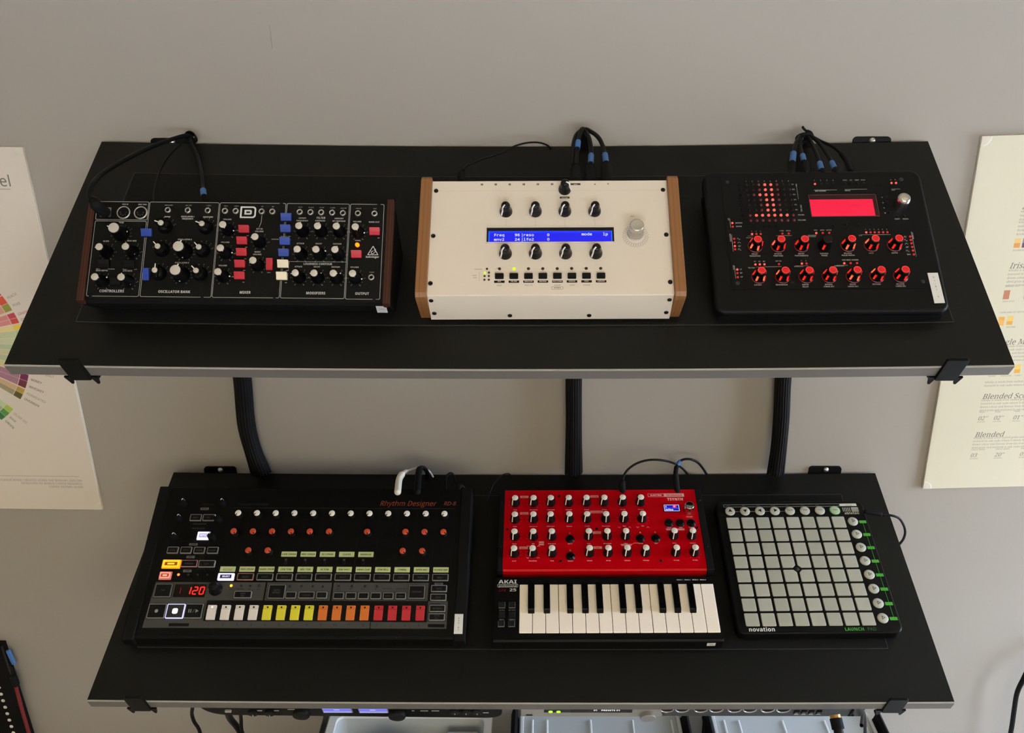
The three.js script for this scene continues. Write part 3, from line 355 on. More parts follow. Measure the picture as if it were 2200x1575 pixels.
  const li = new THREE.RectAreaLight('#ff1030', 0.8, 0.08, 0.025); li.position.copy(d.pos(171, 60, 2)); li.quaternion.copy(d.turn); li.rotateX(PI / 2); d.root.add(li);
}

// ---------------------------------------------------------------- 4. drum machine (lower shelf, left end)
{
  const d = device('drum_machine', 'black drum machine with a row of white, yellow, orange and red step keys', 'drum machine', { s: 'l', W: 0.49, x0: -0.3254, v0: 0.318, yaw: 0.11, slope: -0.4, yb: 0.0766, zb: -0.2289, yf: 0.0259, zf: -0.0072 });
  const W = 490, L = 227.4, gy = '#454544', key = '#b9c48c', dim = '#5a5a58';
  const ch = [...Array(12).keys()].map((i) => 133.9 + i * 28.83), lab = [...Array(12).keys()].map((i) => 131.2 + i * 28.96), keyU = [...Array(16).keys()].map((i) => 120.7 + i * 20.21);
  const low = ['ACCENT', 'BASS DRUM', 'SNARE DRUM', 'LOW TOM', 'MID TOM', 'HI TOM', 'RIM SHOT', 'HAND CLAP', 'COW BELL', 'CYMBAL', 'OPEN HAT', 'CLOSED HAT'], up = ['LOW CONGA', 'MID CONGA', 'HI CONGA', 'CLAVES', 'MARACAS'];
  const btns = [[66.7, 49.3, 17, 10, 'BEAT', 0], [86.4, 49.2, 17, 10, 'FILL', 0], [84.3, 78.4, 17.5, 11.5, 'START', 'w'], [43, 101.5, 16, 9.6, 'SOLO', 0], [63.1, 101.5, 16, 9.6, 'MUTE', 0], [83.2, 101.6, 16, 9.6, 'PROBE', 0], [103.3, 101.6, 16, 9.6, 'CLEAR', 0], [45.6, 122.9, 26, 12, 'SONG', 'y'], [72.4, 122.3, 23.5, 10, 'PATTERN', 'd'], [98.8, 122.6, 24, 10, 'STEP', 0], [40.5, 140.5, 16.5, 10.5, 'SAVE', 'p'], [161.3, 169, 25, 10, 'AUTO FILL', 0], [42.8, 163.3, 24, 19, 'TAP', 'q'], [210.3, 164.4, 24, 20, 'NOTE REPEAT', 'q'], [40.6, 193.6, 25, 20.4, '', 'r'], [67.6, 193.6, 25, 20.4, '', 'W'], [94.3, 193.4, 25, 20.4, '', 'P'],
    [231.8, 169.5, 15, 9.2, '<<', 0], [254.9, 169.4, 22.5, 9.2, 'LENGTH', 0], [277.3, 169.3, 15, 9.2, '>>', 0], ...[302, 320.3, 338.6, 356.8, 375, 393.3].map((u, i) => [u, 170.2, 14.6, 9, i > 3 ? 'COPY' : '', 0]), [416.5, 164.3, 23, 19, 'TRIGGER', 'q'], [448.9, 158.9, 22.6, 9.4, 'MUTE', 0], [448.7, 171.9, 22.6, 9.4, 'SOLO', 0], [448.3, 188.3, 22.6, 9.4, 'SETTINGS', 0], [448.2, 200.9, 22.6, 9.4, 'AUTO FILL', 0]];
  const tex = printer(W, L, 4.1, '#060606', (c) => {
    c.fillStyle = gy; for (const a of [[[28.5, 150], [191.5, 150], [191.5, 177], [110.3, 177], [110.3, 207], [352, 207], [352, 217.2], [24.5, 217.2]], [[193.8, 150], [289.6, 150], [289.6, 177], [193.8, 177]], [[292.2, 150], [433, 150], [433, 177], [292.2, 177]], [[434, 177], [463, 177], [463, 217.2], [353.4, 217.2], [353.4, 207.8], [434, 207.8]]]) { c.beginPath(); a.forEach(([x, y], i) => (i ? c.lineTo(x, y) : c.moveTo(x, y))); c.fill(); }
    c.t('Rhythm Designer', 391.5, 23.6, 11.4, '#8f432f', 'italic '); c.t('RD-8', 456.8, 24, 9, '#8f432f', 'italic '); c.t('Computer Controlled', 151, 26, 5, '#3a3a3a', ''); c.ln([[120.7, 32.3], [465, 32.6]], '#4a4a48', 0.4);
    for (let i = 0; i < 13; i++) c.ln([[120 + i * 28.75, 34], [117.3 + i * 28.9, 149]], '#1d1d1d', 0.5);
    lab.forEach((u, i) => { c.box(u - 11.6, 126, 23.2, 8.2, 0.6, key, 0); c.t(low[i], u, 130.3, i === 0 ? 3.8 : 3.5, i === 0 ? '#7b8560' : '#23261a'); });
    up.forEach((s, i) => { const u = 219.1 + i * 29; c.box(u - 11.6, 102.5, 23.2, 8.2, 0.6, key, 0); c.t(s, u, 106.8, 3.5, '#23261a'); });
    ['SOLO', 'HID', 'CLOCK', 'MAP', 'PROFS', 'FILTER', 'POLY', 'RAND', 'PROB', 'FLAM', 'RPT', '1/8', '1/8T', '1/16', '1/16T', '1/32'].forEach((s, i) => c.t(s, keyU[i] + 1.5, 180.6, 3.1, '#bdbdb8'));
    keyU.forEach((u, i) => c.t(String(i < 12 ? i + 1 : i - 11), u - 1, 211.8, 5, '#191919', ''));
    c.box(62, 210.5, 29, 4.4, 0.6, '#0b0b0b', 0); c.box(436, 210.5, 24, 4.6, 0.6, '#0b0b0b', 0); c.ln([[437, 181], [452, 181]], '#0b0b0b', 0.8);
    for (const [s, u, v] of [['FX BUS', 76.6, 34.2], ['FILTER', 71.5, 91.8], ['PLAY', 71.6, 111.6], ['STEP', 71.3, 133.2], ['TRIG', 448, 151.8]]) { c.box(u - 6.5, v - 2, 13, 4, 1, dim, 0); c.t(s, u, v + 0.1, 2.6, '#111'); }
    c.box(31, 86.5, 82, 0.3, 0, '#1f1f1f', 0.4); c.box(30, 108, 82, 0.3, 0, '#1f1f1f', 0.4); c.box(29, 130, 82, 0.3, 0, '#1f1f1f', 0.4); c.t('WAVE DESIGNER', 74, 58.5, 2.7, dim); c.t('ANALOG FILTER', 74, 65.5, 2.7, dim); c.t('behringer', 82, 26.5, 4, '#2b2b2b');
    ['SOLO', 'ALT', 'MIX', '64'].forEach((s, i) => c.t(s, 300 + i * 18.3, 160, 2.5, '#1b1b1b')); c.t('STEP REPEAT', 372, 159, 2.3, '#1b1b1b'); c.t('NOTE REPEAT', 392, 159, 2.3, '#1b1b1b'); ['SONG', 'PATTERN', 'FILL', 'CUE'].forEach((s, i) => c.t(s, 142 + i * 13.4, 160.5, 2.3, '#1b1b1b'));
    // print on the button faces
    for (const [u, v, w, l, s, k] of btns) { c.box(u - w / 2 - 1, v - l / 2 - 1, w + 2, l + 2, 0.6, { w: '#e9e6ff', y: '#ffbe2e', p: '#ff9a86', W: '#101012' }[k] ?? '#111112', 0); if (k === 'y' || k === 'p') { c.box(u - w * 0.36, v - 2.6, w * 0.72, 5.2, 0.8, k === 'y' ? '#7a3a00' : '#8e2c22', 0); c.box(u - w * 0.2, v - 1.2, w * 0.4, 2.4, 0.4, k === 'y' ? '#ffcf3a' : '#ffb0a0', 0); continue; } if (k === 'w') c.box(u - 5.4, v - 2.4, 10.8, 4.8, 0.4, '#6f69c4', 0.9); const two = s.split(' '); const col = k === 'w' ? '#5b57a8' : k === 'y' ? '#7a4400' : k === 'p' ? '#8a3a30' : '#4d4d4b'; two.forEach((q, i) => c.t(q, u, v + (two.length > 1 ? (i - 0.5) * 3.6 : 0), l > 15 ? 3.4 : 3, col)); if (k === 'r') { c.beginPath(); c.arc(u, v, 2.6, 0, 7); c.fillStyle = '#8d8d8a'; c.fill(); } if (k === 'W') { c.fillStyle = '#ffffff'; c.beginPath(); c.roundRect(u - 4, v - 4, 8, 8, 2.4); c.fill(); } if (k === 'P') { c.fillStyle = '#8d8d8a'; c.fillRect(u - 7.4, v - 2.6, 1.6, 5.2); c.fillRect(u - 4.6, v - 2.6, 1.6, 5.2); c.ln([[u - 1, v + 2.6], [u + 1.4, v - 2.6]], '#8d8d8a', 0.6); c.beginPath(); c.moveTo(u + 3, v - 2.8); c.lineTo(u + 7.8, v); c.lineTo(u + 3, v + 2.8); c.fill(); } }
    lab.forEach((u, i) => { c.box(u - 12, 137, 24, 11, 0.6, i ? '#111112' : '#d9d6ff', 0); if (!i) c.box(u - 8.4, 139.4, 16.8, 5.4, 0.6, '#17153c', 0); c.t('SELECT', u + 0.3, 142.2, i ? 3 : 3.4, i ? '#4d4d4b' : '#ffffff'); });
  });
  const face = new THREE.MeshPhysicalMaterial({ map: tex, roughness: 0.5, specularIntensity: 0.25 }), shell = std('#0a0a0b', 0.55);
  part(d.root, 'case', sweepX([[-0.2289, 0.0758], [-0.0072, 0.0252], [-0.0028, 0.0235], [-0.0022, 0.0055], [-0.226, 0.0055], [-0.231, 0.012]], 0.4895, 0.0008), shell);
  facePlate(d, tex, 0.5);
  for (const k of [-1, 1]) part(d.root, 'side_rail', sweepX([[-0.231, 0.0785], [-0.008, 0.0284], [0.0005, 0.0256], [0.0006, 0.0115], [-0.010, 0.0012], [-0.226, 0.003], [-0.231, 0.009]], 0.0175, 0.002), std('#0c0c0d', 0.5), k * 0.2375, 0, 0);
  const wCap = std('#e4e0da', 0.45), oCap = std('#c0482a', 0.45);
  const pot = lathe([[0.0052, 0], [0.005, 0.001], [0.0045, 0.008], [0.0045, 0.0105], [0.0038, 0.0112], [0, 0.0112]], 24);
  const knob = (u, v, m, a, label) => { const k = d.put('knob', pot, M.blackMatte, u, v, 0.2, a); if (label) k.userData.label = label; part(k, 'cap', lathe([[0.0046, 0.0], [0.0047, 0.0006], [0.0042, 0.0014], [0, 0.0014]], 24), m, 0, 0.0104, 0); part(k, 'cap_notch', rbox(0.0014, 0.0008, 0.003, 0.0002), M.black, 0, 0.0116, 0.0034); };
  ch.forEach((u, i) => knob(u, 45.2, wCap, -40 - (i * 13) % 20));
  for (const u of [132.5, 161.8, 190.7, 219.5, 248.2, 277.3, 335.2, 393.5, 422.4, 451]) knob(u, 74.6, oCap, 60 - (u * 7) % 50);
  for (const u of [160.2, 189.3, 391.8, 421]) knob(u, 104.7, oCap, 30 + (u * 11) % 50);
  for (const u of [219.1, 248, 277.2, 306.2, 335]) { const s = d.put('slide_switch', rbox(0.004, 0.0022, 0.0085, 0.0006), M.black, u - 3, 118, 0.9); part(s, 'slider', rbox(0.0026, 0.0018, 0.003, 0.0005), std('#2e2e2e', 0.5), 0, 0.0016, -0.0018); }
  for (const [u, v, a] of [[42.6, 27.2, 155], [103, 26.8, 155], [41.8, 53, 158], [102.3, 53.5, 205], [40.4, 82.5, 150], [99, 82, 200]]) { const k = d.put('knob', lathe([[0.0062, 0], [0.006, 0.003], [0.0052, 0.0045], [0.0047, 0.0125], [0.004, 0.0136], [0, 0.0136]]), std('#080809', 0.75), u, v, 0.2, a); part(k, 'pointer_line', tube([[0, 0.0136, 0.002], [0, 0.0136, 0.0044], [0, 0.0105, 0.005], [0, 0.0048, 0.0054]], 0.0005, 16, 6), M.white); }
  const rims = { 0: std('#7d7d7a', 0.45), q: std('#6b6b69', 0.45), r: std('#80807d', 0.45), P: std('#80807d', 0.45), d: std('#a07068', 0.45), w: glow('#e4e2ff', 1.2, '#777'), W: glow('#c9caff', 1.3, '#777'), y: glow('#ffa800', 1.1, '#6a4a00'), p: glow('#ff8a7a', 0.4, '#7a4a44') };
  const litFace = new THREE.MeshStandardMaterial({ map: tex, roughness: 0.5, emissive: '#ffffff', emissiveMap: tex, emissiveIntensity: 0.75 });
  const rimRing = (w, l) => once(`rim${w},${l}`, () => { const o = roundRect(w / 1000 + 0.0008, l / 1000 + 0.0008, 0.0012), q = [[-1, -1], [1, -1], [1, 1], [-1, 1]].map(([x, z]) => [x * (w / 2000 - 0.0009), z * (l / 2000 - 0.0009)]); return plate(o, 0.0024, 0.0005, [q]); });
  const button = (n, u, v, w, l, k) => { const b = d.put(n, rimRing(w, l), rims[k] ?? rims[0], u, v, 0.15); const f = new THREE.Mesh(printedBox(d, w - 1.6, 2.6, l - 1.6, u, v, 0.0004), 'wyWp'.includes(k || '-') ? litFace : face); f.name = 'button_face'; f.position.y = 0.0015; b.add(f); return b; };
  for (const [u, v, w, l, , k] of btns) { const b = button('push_button', u, v, w, l, k); if (k === 'y') b.userData.label = 'lit yellow button'; if (k === 'w' || k === 'W') b.userData.label = 'button lit white'; if (k === 'p') b.userData.label = 'lit pink button'; }
  lab.forEach((u, i) => { const b = button('select_button', u, 142.2, 23.4, 9.8, i ? (i === 1 ? 'd' : 0) : 'w'); if (!i) b.userData.label = 'select button lit white'; });
  const kc = [std('#d9d2cc', 0.42), std('#d6cc2e', 0.42), std('#cc6a1c', 0.42), std('#b30f22', 0.42)], names = ['white', 'yellow', 'orange', 'red'];
  const keyGeo = sweepX([[-0.0105, 0], [0.0105, 0], [0.0105, 0.0032], [-0.0046, 0.0042], [-0.0054, 0.0036], [-0.0105, 0.0038]], 0.0128, 0.0006);
  keyU.forEach((u, i) => { const k = d.put('step_key', keyGeo, kc[i >> 2], u, 195.6, 0.2); k.userData.label = names[i >> 2] + ' step key'; part(k, 'key_light', lathe([[0.0014, 0], [0.0012, 0.0006], [0, 0.0009]], 14), i ? std('#1d1512', 0.4) : glow('#ffd8ec', 1.6, '#886070'), 0, 0.0036, -0.0076); });
  d.put('key_bed', box(0.322, 0.0006, 0.0295), M.black, 272, 192.4, 0.4);
  const disp = d.put('display', rbox(0.046, 0.0016, 0.0188, 0.0004), std('#0c0203', 0.2), 81.8, 163.3, 0.8);
  // seven-segment digits
  const seg = { a: [0, -1, 1], b: [1, -0.5, 0], c: [1, 0.5, 0], d: [0, 1, 1], e: [-1, 0.5, 0], f: [-1, -0.5, 0], g: [0, 0, 1] };
  [['', 0], ['bc', 1], ['abged', 2], ['abcdef', 3]].forEach(([on, i]) => { if (!i) { part(disp, 'digit', at(rbox(0.0006, 0.0004, 0.009, 0.0002), -0.0135, 0.0009, 0), glow('#ff2010', 0.4, '#300')); return; } part(disp, 'digit', merged([...on].map((q) => { const [x, z, h] = seg[q]; return at(h ? rbox(0.005, 0.0005, 0.0017, 0.0003) : rbox(0.0017, 0.0005, 0.005, 0.0003), x * 0.0029 + (i - 1) * 0.0098 - 0.0016 - z * 0.0006 * 1.2, 0.0009, z * 0.0052); })), glow('#ff1c14', 2.2, '#300')); });
  d.put('encoder_knob', lathe([[0.0098, 0], [0.0098, 0.002], [0.0072, 0.0042], [0.0066, 0.015], [0.0058, 0.0164], [0, 0.0166]]), std('#121213', 0.35), 119.6, 161, 0.2);
  for (const [u, v, on] of [[59.5, 138.9, 1], [74.1, 138.9], [87.8, 138.8], [101.9, 139.1], [141.1, 155.3, 2], [156.1, 155.5], [169.4, 155.5], [182.6, 155.4], [300, 155.5], [320, 155.5], [339, 155.5], [357, 155.5], [228, 156], [245, 156], [262, 156], [277, 156]]) d.put('indicator_light', lathe([[0.0019, 0], [0.0018, 0.0006], [0.0012, 0.0016], [0, 0.002]], 14), on === 1 ? glow('#ff5a1e', 5, '#300') : on === 2 ? glow('#ff8a10', 5, '#300') : std('#232322', 0.4), u, v, 0.15);
  const stk = d.put('label_sticker', rbox(0.0125, 0.0004, 0.0286, 0.0002), std('#d4d5d2', 0.5), 480.5, 210.9, 3.05); stk.userData.label = 'white sticker with vertical lettering';
  part(stk, 'sticker_print', new THREE.PlaneGeometry(0.0121, 0.0282).rotateX(-PI / 2), new THREE.MeshStandardMaterial({ roughness: 0.5, map: canvasTex(96, 224, (c) => { c.fillStyle = '#d4d5d2'; c.fillRect(0, 0, 96, 224); c.fillStyle = '#55575a'; c.font = 'bold 22px monospace'; c.textAlign = 'center'; ['R', 'D', '8', '-', 'B', 'Y'].forEach((s, i) => c.fillText(s, 48, 58 + i * 26)); }) }), 0, 0.00025, 0);
  for (const [x, z] of [[-0.2, -0.03], [0.2, -0.03], [-0.2, -0.2], [0.2, -0.2]]) part(d.root, 'foot', cyl(0.008, 0.009, 0.006), M.rubber, x, 0.003, z);
}

// ---------------------------------------------------------------- 5. red synthesizer (lower shelf, middle)
{
  const d = device('red_synthesizer', 'bright red synthesizer with rows of white-capped knobs behind the mini keyboard', 'synthesizer', { s: 'l', W: 0.31, x0: 0.1263, v0: 0.208, yaw: 0.17, slope: 0.38, yb: 0.0324, zb: -0.1511, yf: 0.0337, zf: -0.0031 });
  const W = 310, L = 148, ink = '#f3cdca', red = '#bd000f';
  const K = [...[17.2, 46.8, 74.4, 103.2, 131.9, 160.4, 189.9, 219].map((u) => [u, 26.2, 42]), ...[[17.3, 36], [46.6, 34], [73.8, 36], [103.3, 26], [131.4, 32], [161.4, 2], [190.2, 18], [219.2, 8]].map(([u, a]) => [u, 58, a]),
    ...[[17.3, 22], [46.4, 34], [75.3, 30], [132.8, 4], [161.5, -6], [190.4, 12], [265.5, 14], [293.8, 10]].map(([u, a]) => [u, 90.2, a]), ...[[17.2, 40], [45.6, 36], [75.2, 38], [132.6, 38], [161.3, 14], [190.3, 24], [218.8, 24], [265.2, 16], [293.8, 22]].map(([u, a]) => [u, 120.8, a])];
  const nm = ['Pitch', 'Waveform', 'PWM Rate', 'Interval', 'Attack', 'Decay', 'Sustain', 'Release', 'Pitch', 'Waveform', 'PWM Rate', 'Detune', 'Cutoff', 'Resonance', 'Type', 'Env', 'Noise', 'Mix', 'PWM Rate', 'Rate', 'Waveform', 'Rate', 'Glide', 'Volume', 'Level', 'Waveform', 'Rate', 'Attack', 'Decay', 'Sustain', 'Release', 'FX Amt', 'FX Mix'];
  const tex = printer(W, L, 6, red, (c) => {
    K.forEach(([u, v], i) => { c.t(nm[i], u, v + 13, 2.5, ink); if (i % 8 < 2 || i === 20 || i === 14 || i === 15) ringMarks(c, u, v, 10, 9, -140, 140, ink); });
    [[31.6, 13.1, 'OSC 1'], [31.8, 45.6, 'OSC 2'], [31.3, 110.1, 'LFO 1'], [145.6, 13, 'FILTER'], [147.6, 43.4, 'ENVELOPE'], [146, 82.8, 'LFO 2'], [146, 110.3, 'AMP']].forEach(([u, v, s], i) => { const w = i === 4 ? 21 : 13.5; c.box(u - w / 2, v - 2.3, w, 4.6, 0.5, '#d88d88', 0); c.t(s, u, v + 0.1, 3, red); });
    c.box(233, 8, 26, 6, 0.3, ink, 0.5); c.t('ELECTRO', 246, 11.2, 4.4, ink); c.box(259.2, 7.7, 32.4, 6.6, 0.3, '#e5a6a2', 0); c.t('TECHNIQUE', 275.4, 11.2, 4.6, red); c.t('TSYNTH', 276.3, 18.6, 7, ink, 'bold ');
    c.t('Encoder', 295.4, 54, 2.5, ink); [['Recall', 260.9, 74], ['Save', 278.7, 74], ['Settings', 296.2, 74], ['Osc FX', 103.5, 103.5], ['Retrig', 213.2, 103.3], ['Sync', 237.2, 103.3], ['Unison', 103.4, 134.4]].forEach(([s, u, v], i) => { c.t(s, u, v, 2.4, ink); if (i < 2) { c.box(u - 5.5, v + 1.6, 11, 3.6, 0.4, '#d88d88', 0); } });
    c.ln([[182, 105], [199, 105], [203, 102.5], [210, 102.5]], ink, 0.5); c.box(183, 104, 16, 3.4, 0.4, '#d88d88', 0); for (const [u, v] of [[60, 100], [60, 104]]) c.box(u - 5, v - 1.6, 8, 3.2, 0.4, '#d88d88', 0);
    [[46.6, 107], [190.2, 73], [219.2, 73], [46, 128]].forEach(([u, v]) => { c.ln([[u - 10, v - 1], [u - 8, v + 1], [u - 6, v - 1]], ink, 0.5); c.ln([[u + 6, v + 1], [u + 8, v - 1], [u + 10, v + 1]], ink, 0.5); });
  });
  const rm = new THREE.MeshPhysicalMaterial({ color: red, roughness: 0.34, specularIntensity: 0.5 });
  part(d.root, 'case', sweepX([[-0.1508, 0.0318], [-0.0032, 0.0332], [-0.0005, 0.0318], [0.0, 0.004], [-0.1505, 0.004]], 0.3096, 0.0008), rm);
  facePlate(d, tex, 0.34);
  for (const k of [-1, 1]) { const p = part(d.root, 'side_panel', sweepX([[-0.153, 0.034], [-0.001, 0.0354], [0.0005, 0.0345], [0.0008, 0.002], [-0.153, 0.002]], 0.0078 + (k > 0 ? 0.0022 : 0), 0.0006), M.blackMatte, k * (0.155 + 0.0041 + (k > 0 ? 0.0011 : 0)), 0, 0); p.userData.label = 'black side panel'; }
  const body = lathe([[0.0076, 0], [0.0077, 0.001], [0.0072, 0.003], [0.0058, 0.0142], [0.0054, 0.0152], [0, 0.0152]], 26), capG = lathe([[0.005, 0], [0.005, 0.001], [0.0046, 0.0016], [0, 0.0019]], 26), ln = tube([[0, 0.0166, 0.0044], [0, 0.0148, 0.0056], [0, 0.0096, 0.0067], [0, 0.0034, 0.0074]], 0.0009, 14, 8), wm = std('#e6e0d4', 0.45);
  for (const [u, v, a] of K) { const k = d.put('knob', body, std('#161013', 0.5), u, v, 0.2, -a * 1.0); part(k, 'cap', capG, wm, 0, 0.015, 0); part(k, 'pointer_line', ln, wm); }
  for (const [u, v] of [[260.9, 65.9], [278.6, 66], [296.2, 65.8], [103.5, 94.8], [213.2, 94.2], [237.2, 94.2], [103.4, 125.9]]) { const k = d.put('push_button', lathe([[0.0072, 0], [0.0072, 0.0006], [0.0062, 0.001], [0.0058, 0.0034], [0.0048, 0.004], [0, 0.004]], 26), M.blackGloss, u, v, 0.2); }
  for (const [u, v] of [[103.4, 84], [213.8, 83], [237.4, 83], [103.3, 115.3]]) d.put('indicator_light', lathe([[0.0014, 0], [0.0012, 0.001], [0, 0.0015]], 14), std('#c8742c', 0.35), u, v, 0.2);
  const ol = d.put('display', rbox(0.0265, 0.0012, 0.0148, 0.0003), std('#150a2a', 0.25), 268.6, 37, 0.4);
  part(ol, 'lit_screen', new THREE.PlaneGeometry(0.0242, 0.0124).rotateX(-PI / 2), new THREE.MeshStandardMaterial({ color: '#000', roughness: 0.3, emissive: '#ffffff', emissiveIntensity: 1.3, emissiveMap: canvasTex(192, 100, (c) => { c.fillStyle = '#1a1a9a'; c.fillRect(0, 0, 192, 100); c.fillStyle = '#4b57e0'; c.fillRect(0, 50, 192, 8); c.fillStyle = '#eef0ff'; c.fillRect(0, 0, 192, 5); c.fillRect(0, 95, 192, 5); c.fillRect(0, 0, 5, 100); c.fillRect(187, 0, 5, 100); c.font = 'bold 34px sans-serif'; c.fillText('2', 14, 42); c.fillText('Solina', 14, 88); c.fillStyle = '#ff2a4a'; c.fillRect(112, 12, 46, 32); c.fillStyle = '#ffd0ff'; c.fillText('C', 122, 40); }) }), 0, 0.00066, 0);
  const enc = d.put('encoder_knob', lathe([[0.0088, 0], [0.0088, 0.0016], [0.008, 0.0022], [0.0078, 0.0125], [0.0072, 0.0146], [0.006, 0.0152], [0.0056, 0.0146], [0, 0.0142]], 40), std('#d0cecb', 0.14, 1), 295.2, 41.6, 0.2); enc.userData.label = 'chrome encoder knob';
  for (const [u, v] of [[88.4, 12.4], [5.2, 76], [88.5, 134.2], [241.7, 134.4], [146.5, 75.9], [217, 11.5], [304.3, 75]]) d.put('screw', lathe([[0.0022, 0], [0.0021, 0.0008], [0.001, 0.0011], [0.0008, 0.0005], [0, 0.0005]], 16), M.screw, u, v, 0.2);
  for (const [k, u] of [[0, -4], [1, 315.5]]) for (const v of [24, 110]) d.put('screw', lathe([[0.0018, 0], [0.0016, 0.0008], [0, 0.001]], 14), M.screw, u, v, 1.6);
  for (const [x, z] of [[-0.13, -0.02], [0.13, -0.02], [-0.13, -0.13], [0.13, -0.13]]) part(d.root, 'foot', cyl(0.006, 0.007, 0.0042), M.rubber, x, 0.0021, z);
}

// ---------------------------------------------------------------- 6. mini keyboard (lower shelf, in front of the red synthesizer)
{
  const d = device('mini_keyboard', 'small black keyboard with fifteen white piano keys in front of the red synthesizer', 'keyboard', { s: 'l', W: 0.331, x0: 0.1257, v0: 0.319, yaw: 0.27, slope: 0.14, yb: 0.0292, zb: -0.1024, yf: 0.0272, zf: -0.0048 });
  const W = 331, L = d.L * 1000, ink = '#d6d6d2';
  const tex = printer(W, L, 6, '#0b0b0c', (c) => {
    c.save(); c.translate(19.6, 6.8); c.scale(1.42, 1); c.t('AKAI', 0, 0, 8.4, ink); c.restore(); c.box(4.4, 11.2, 30.6, 4.6, 1.2, ink, 0.5); c.t('professional', 19.8, 13.5, 5, ink, ''); c.t('LPK', 11.5, 21, 6.2, '#6a1616', 'italic bold '); c.save(); c.translate(27.6, 20.8); c.scale(1.5, 1); c.t('25', 0, 0, 6.6, ink); c.restore();
    c.ln([[8, 35], [32, 35]], '#3a1512', 0.5); [['SUSTAIN', 12, 53], ['TAP TEMPO', 27, 53], ['ARP ON', 12, 67.8], ['PROGRAM', 27, 67.8], ['OCT -', 12, 68.2], ['OCT +', 27, 68.2]].forEach(([s, u, v], i) => c.t(s, u, v, 2, i > 3 ? '#a8a8a4' : '#8d8d8a'));
    ['PROG 1', 'PROG 2', 'PROG 3', 'PROG 4'].forEach((s, i) => c.t(s, 278.5 + i * 11.6, 5.4, 2.6, ink)); ['UP', 'DOWN', 'INCL', 'EXCL', 'ORDER', 'RAND', '1/4', '1/8', '1/16'].forEach((s, i) => c.t(s, 48 + i * 21, 5.6, 2.1, i > 6 ? '#5c1d1a' : '#35332f'));
  });
  const shell = std('#0b0b0c', 0.42);
  const baseM = part(d.root, 'case', sweepX([[-0.1035, 0.0282], [-0.0035, 0.0264], [-0.0008, 0.0245], [-0.0004, 0.006], [-0.003, 0.003], [-0.1035, 0.003]], 0.3315, 0.0014), shell);
  facePlate(d, tex, 0.42);
  const kw = std('#f6ecdf', 0.34), kb = std('#08080a', 0.2);
  const wg = sweepX([[-0.0388, 0], [0.0378, 0], [0.0386, 0.0012], [0.0384, 0.0052], [0.0366, 0.0062], [-0.0388, 0.0062]], 0.0186, 0.0006), bg = (() => { const g = sweepX([[-0.0236, 0], [0.0236, 0], [0.0232, 0.0042], [0.0196, 0.0096], [0.018, 0.0103], [-0.0236, 0.0103]], 0.0098, 0.001); return g; })();
  for (let i = 0; i < 15; i++) { const k = d.put('white_key', wg, kw, 47 + i * 19.36, 51.3, -5.2); k.userData.label = 'white piano key'; }
  for (const u of [53.6, 76.6, 111, 133, 154.5, 188.5, 211.5, 246.4, 268, 290.4]) { const k = d.put('black_key', bg, kb, u + 1.4, 36.4, -3.6); k.userData.label = 'black piano key'; }
  for (const [u, v, m] of [[11.9, 45.8, 1], [26.8, 45.8, 1], [12, 60.7, 0], [27, 60.7, 0], [11.6, 75.1, 1], [26.7, 75.1, 1]]) { const b = d.put('push_button', rbox(0.0098, 0.0026, 0.0096, 0.0008), m ? std('#5a5a58', 0.5) : std('#1c1c1c', 0.6), u, v, 0.8); part(b, 'button_face', rbox(0.0086, 0.001, 0.0084, 0.0004), std('#1a1a1b', 0.6), 0, 0.0012, 0); }
  const stk = part(d.root, 'label_sticker', rbox(0.0122, 0.0078, 0.0005, 0.0002), new THREE.MeshStandardMaterial({ roughness: 0.5, map: canvasTex(64, 40, (c) => { c.fillStyle = '#d2d2d2'; c.fillRect(0, 0, 64, 40); c.fillStyle = '#4a4a4a'; c.font = 'bold 15px sans-serif'; c.textAlign = 'center'; c.fillText('USB', 32, 26); }) }), 0.1475, 0.018, 0.0004); stk.userData.label = 'small white sticker';
  for (const [x, z] of [[-0.14, -0.02], [0.14, -0.02], [-0.14, -0.085], [0.14, -0.085]]) part(d.root, 'foot', cyl(0.006, 0.007, 0.0036), M.rubber, x, 0.0018, z);
}

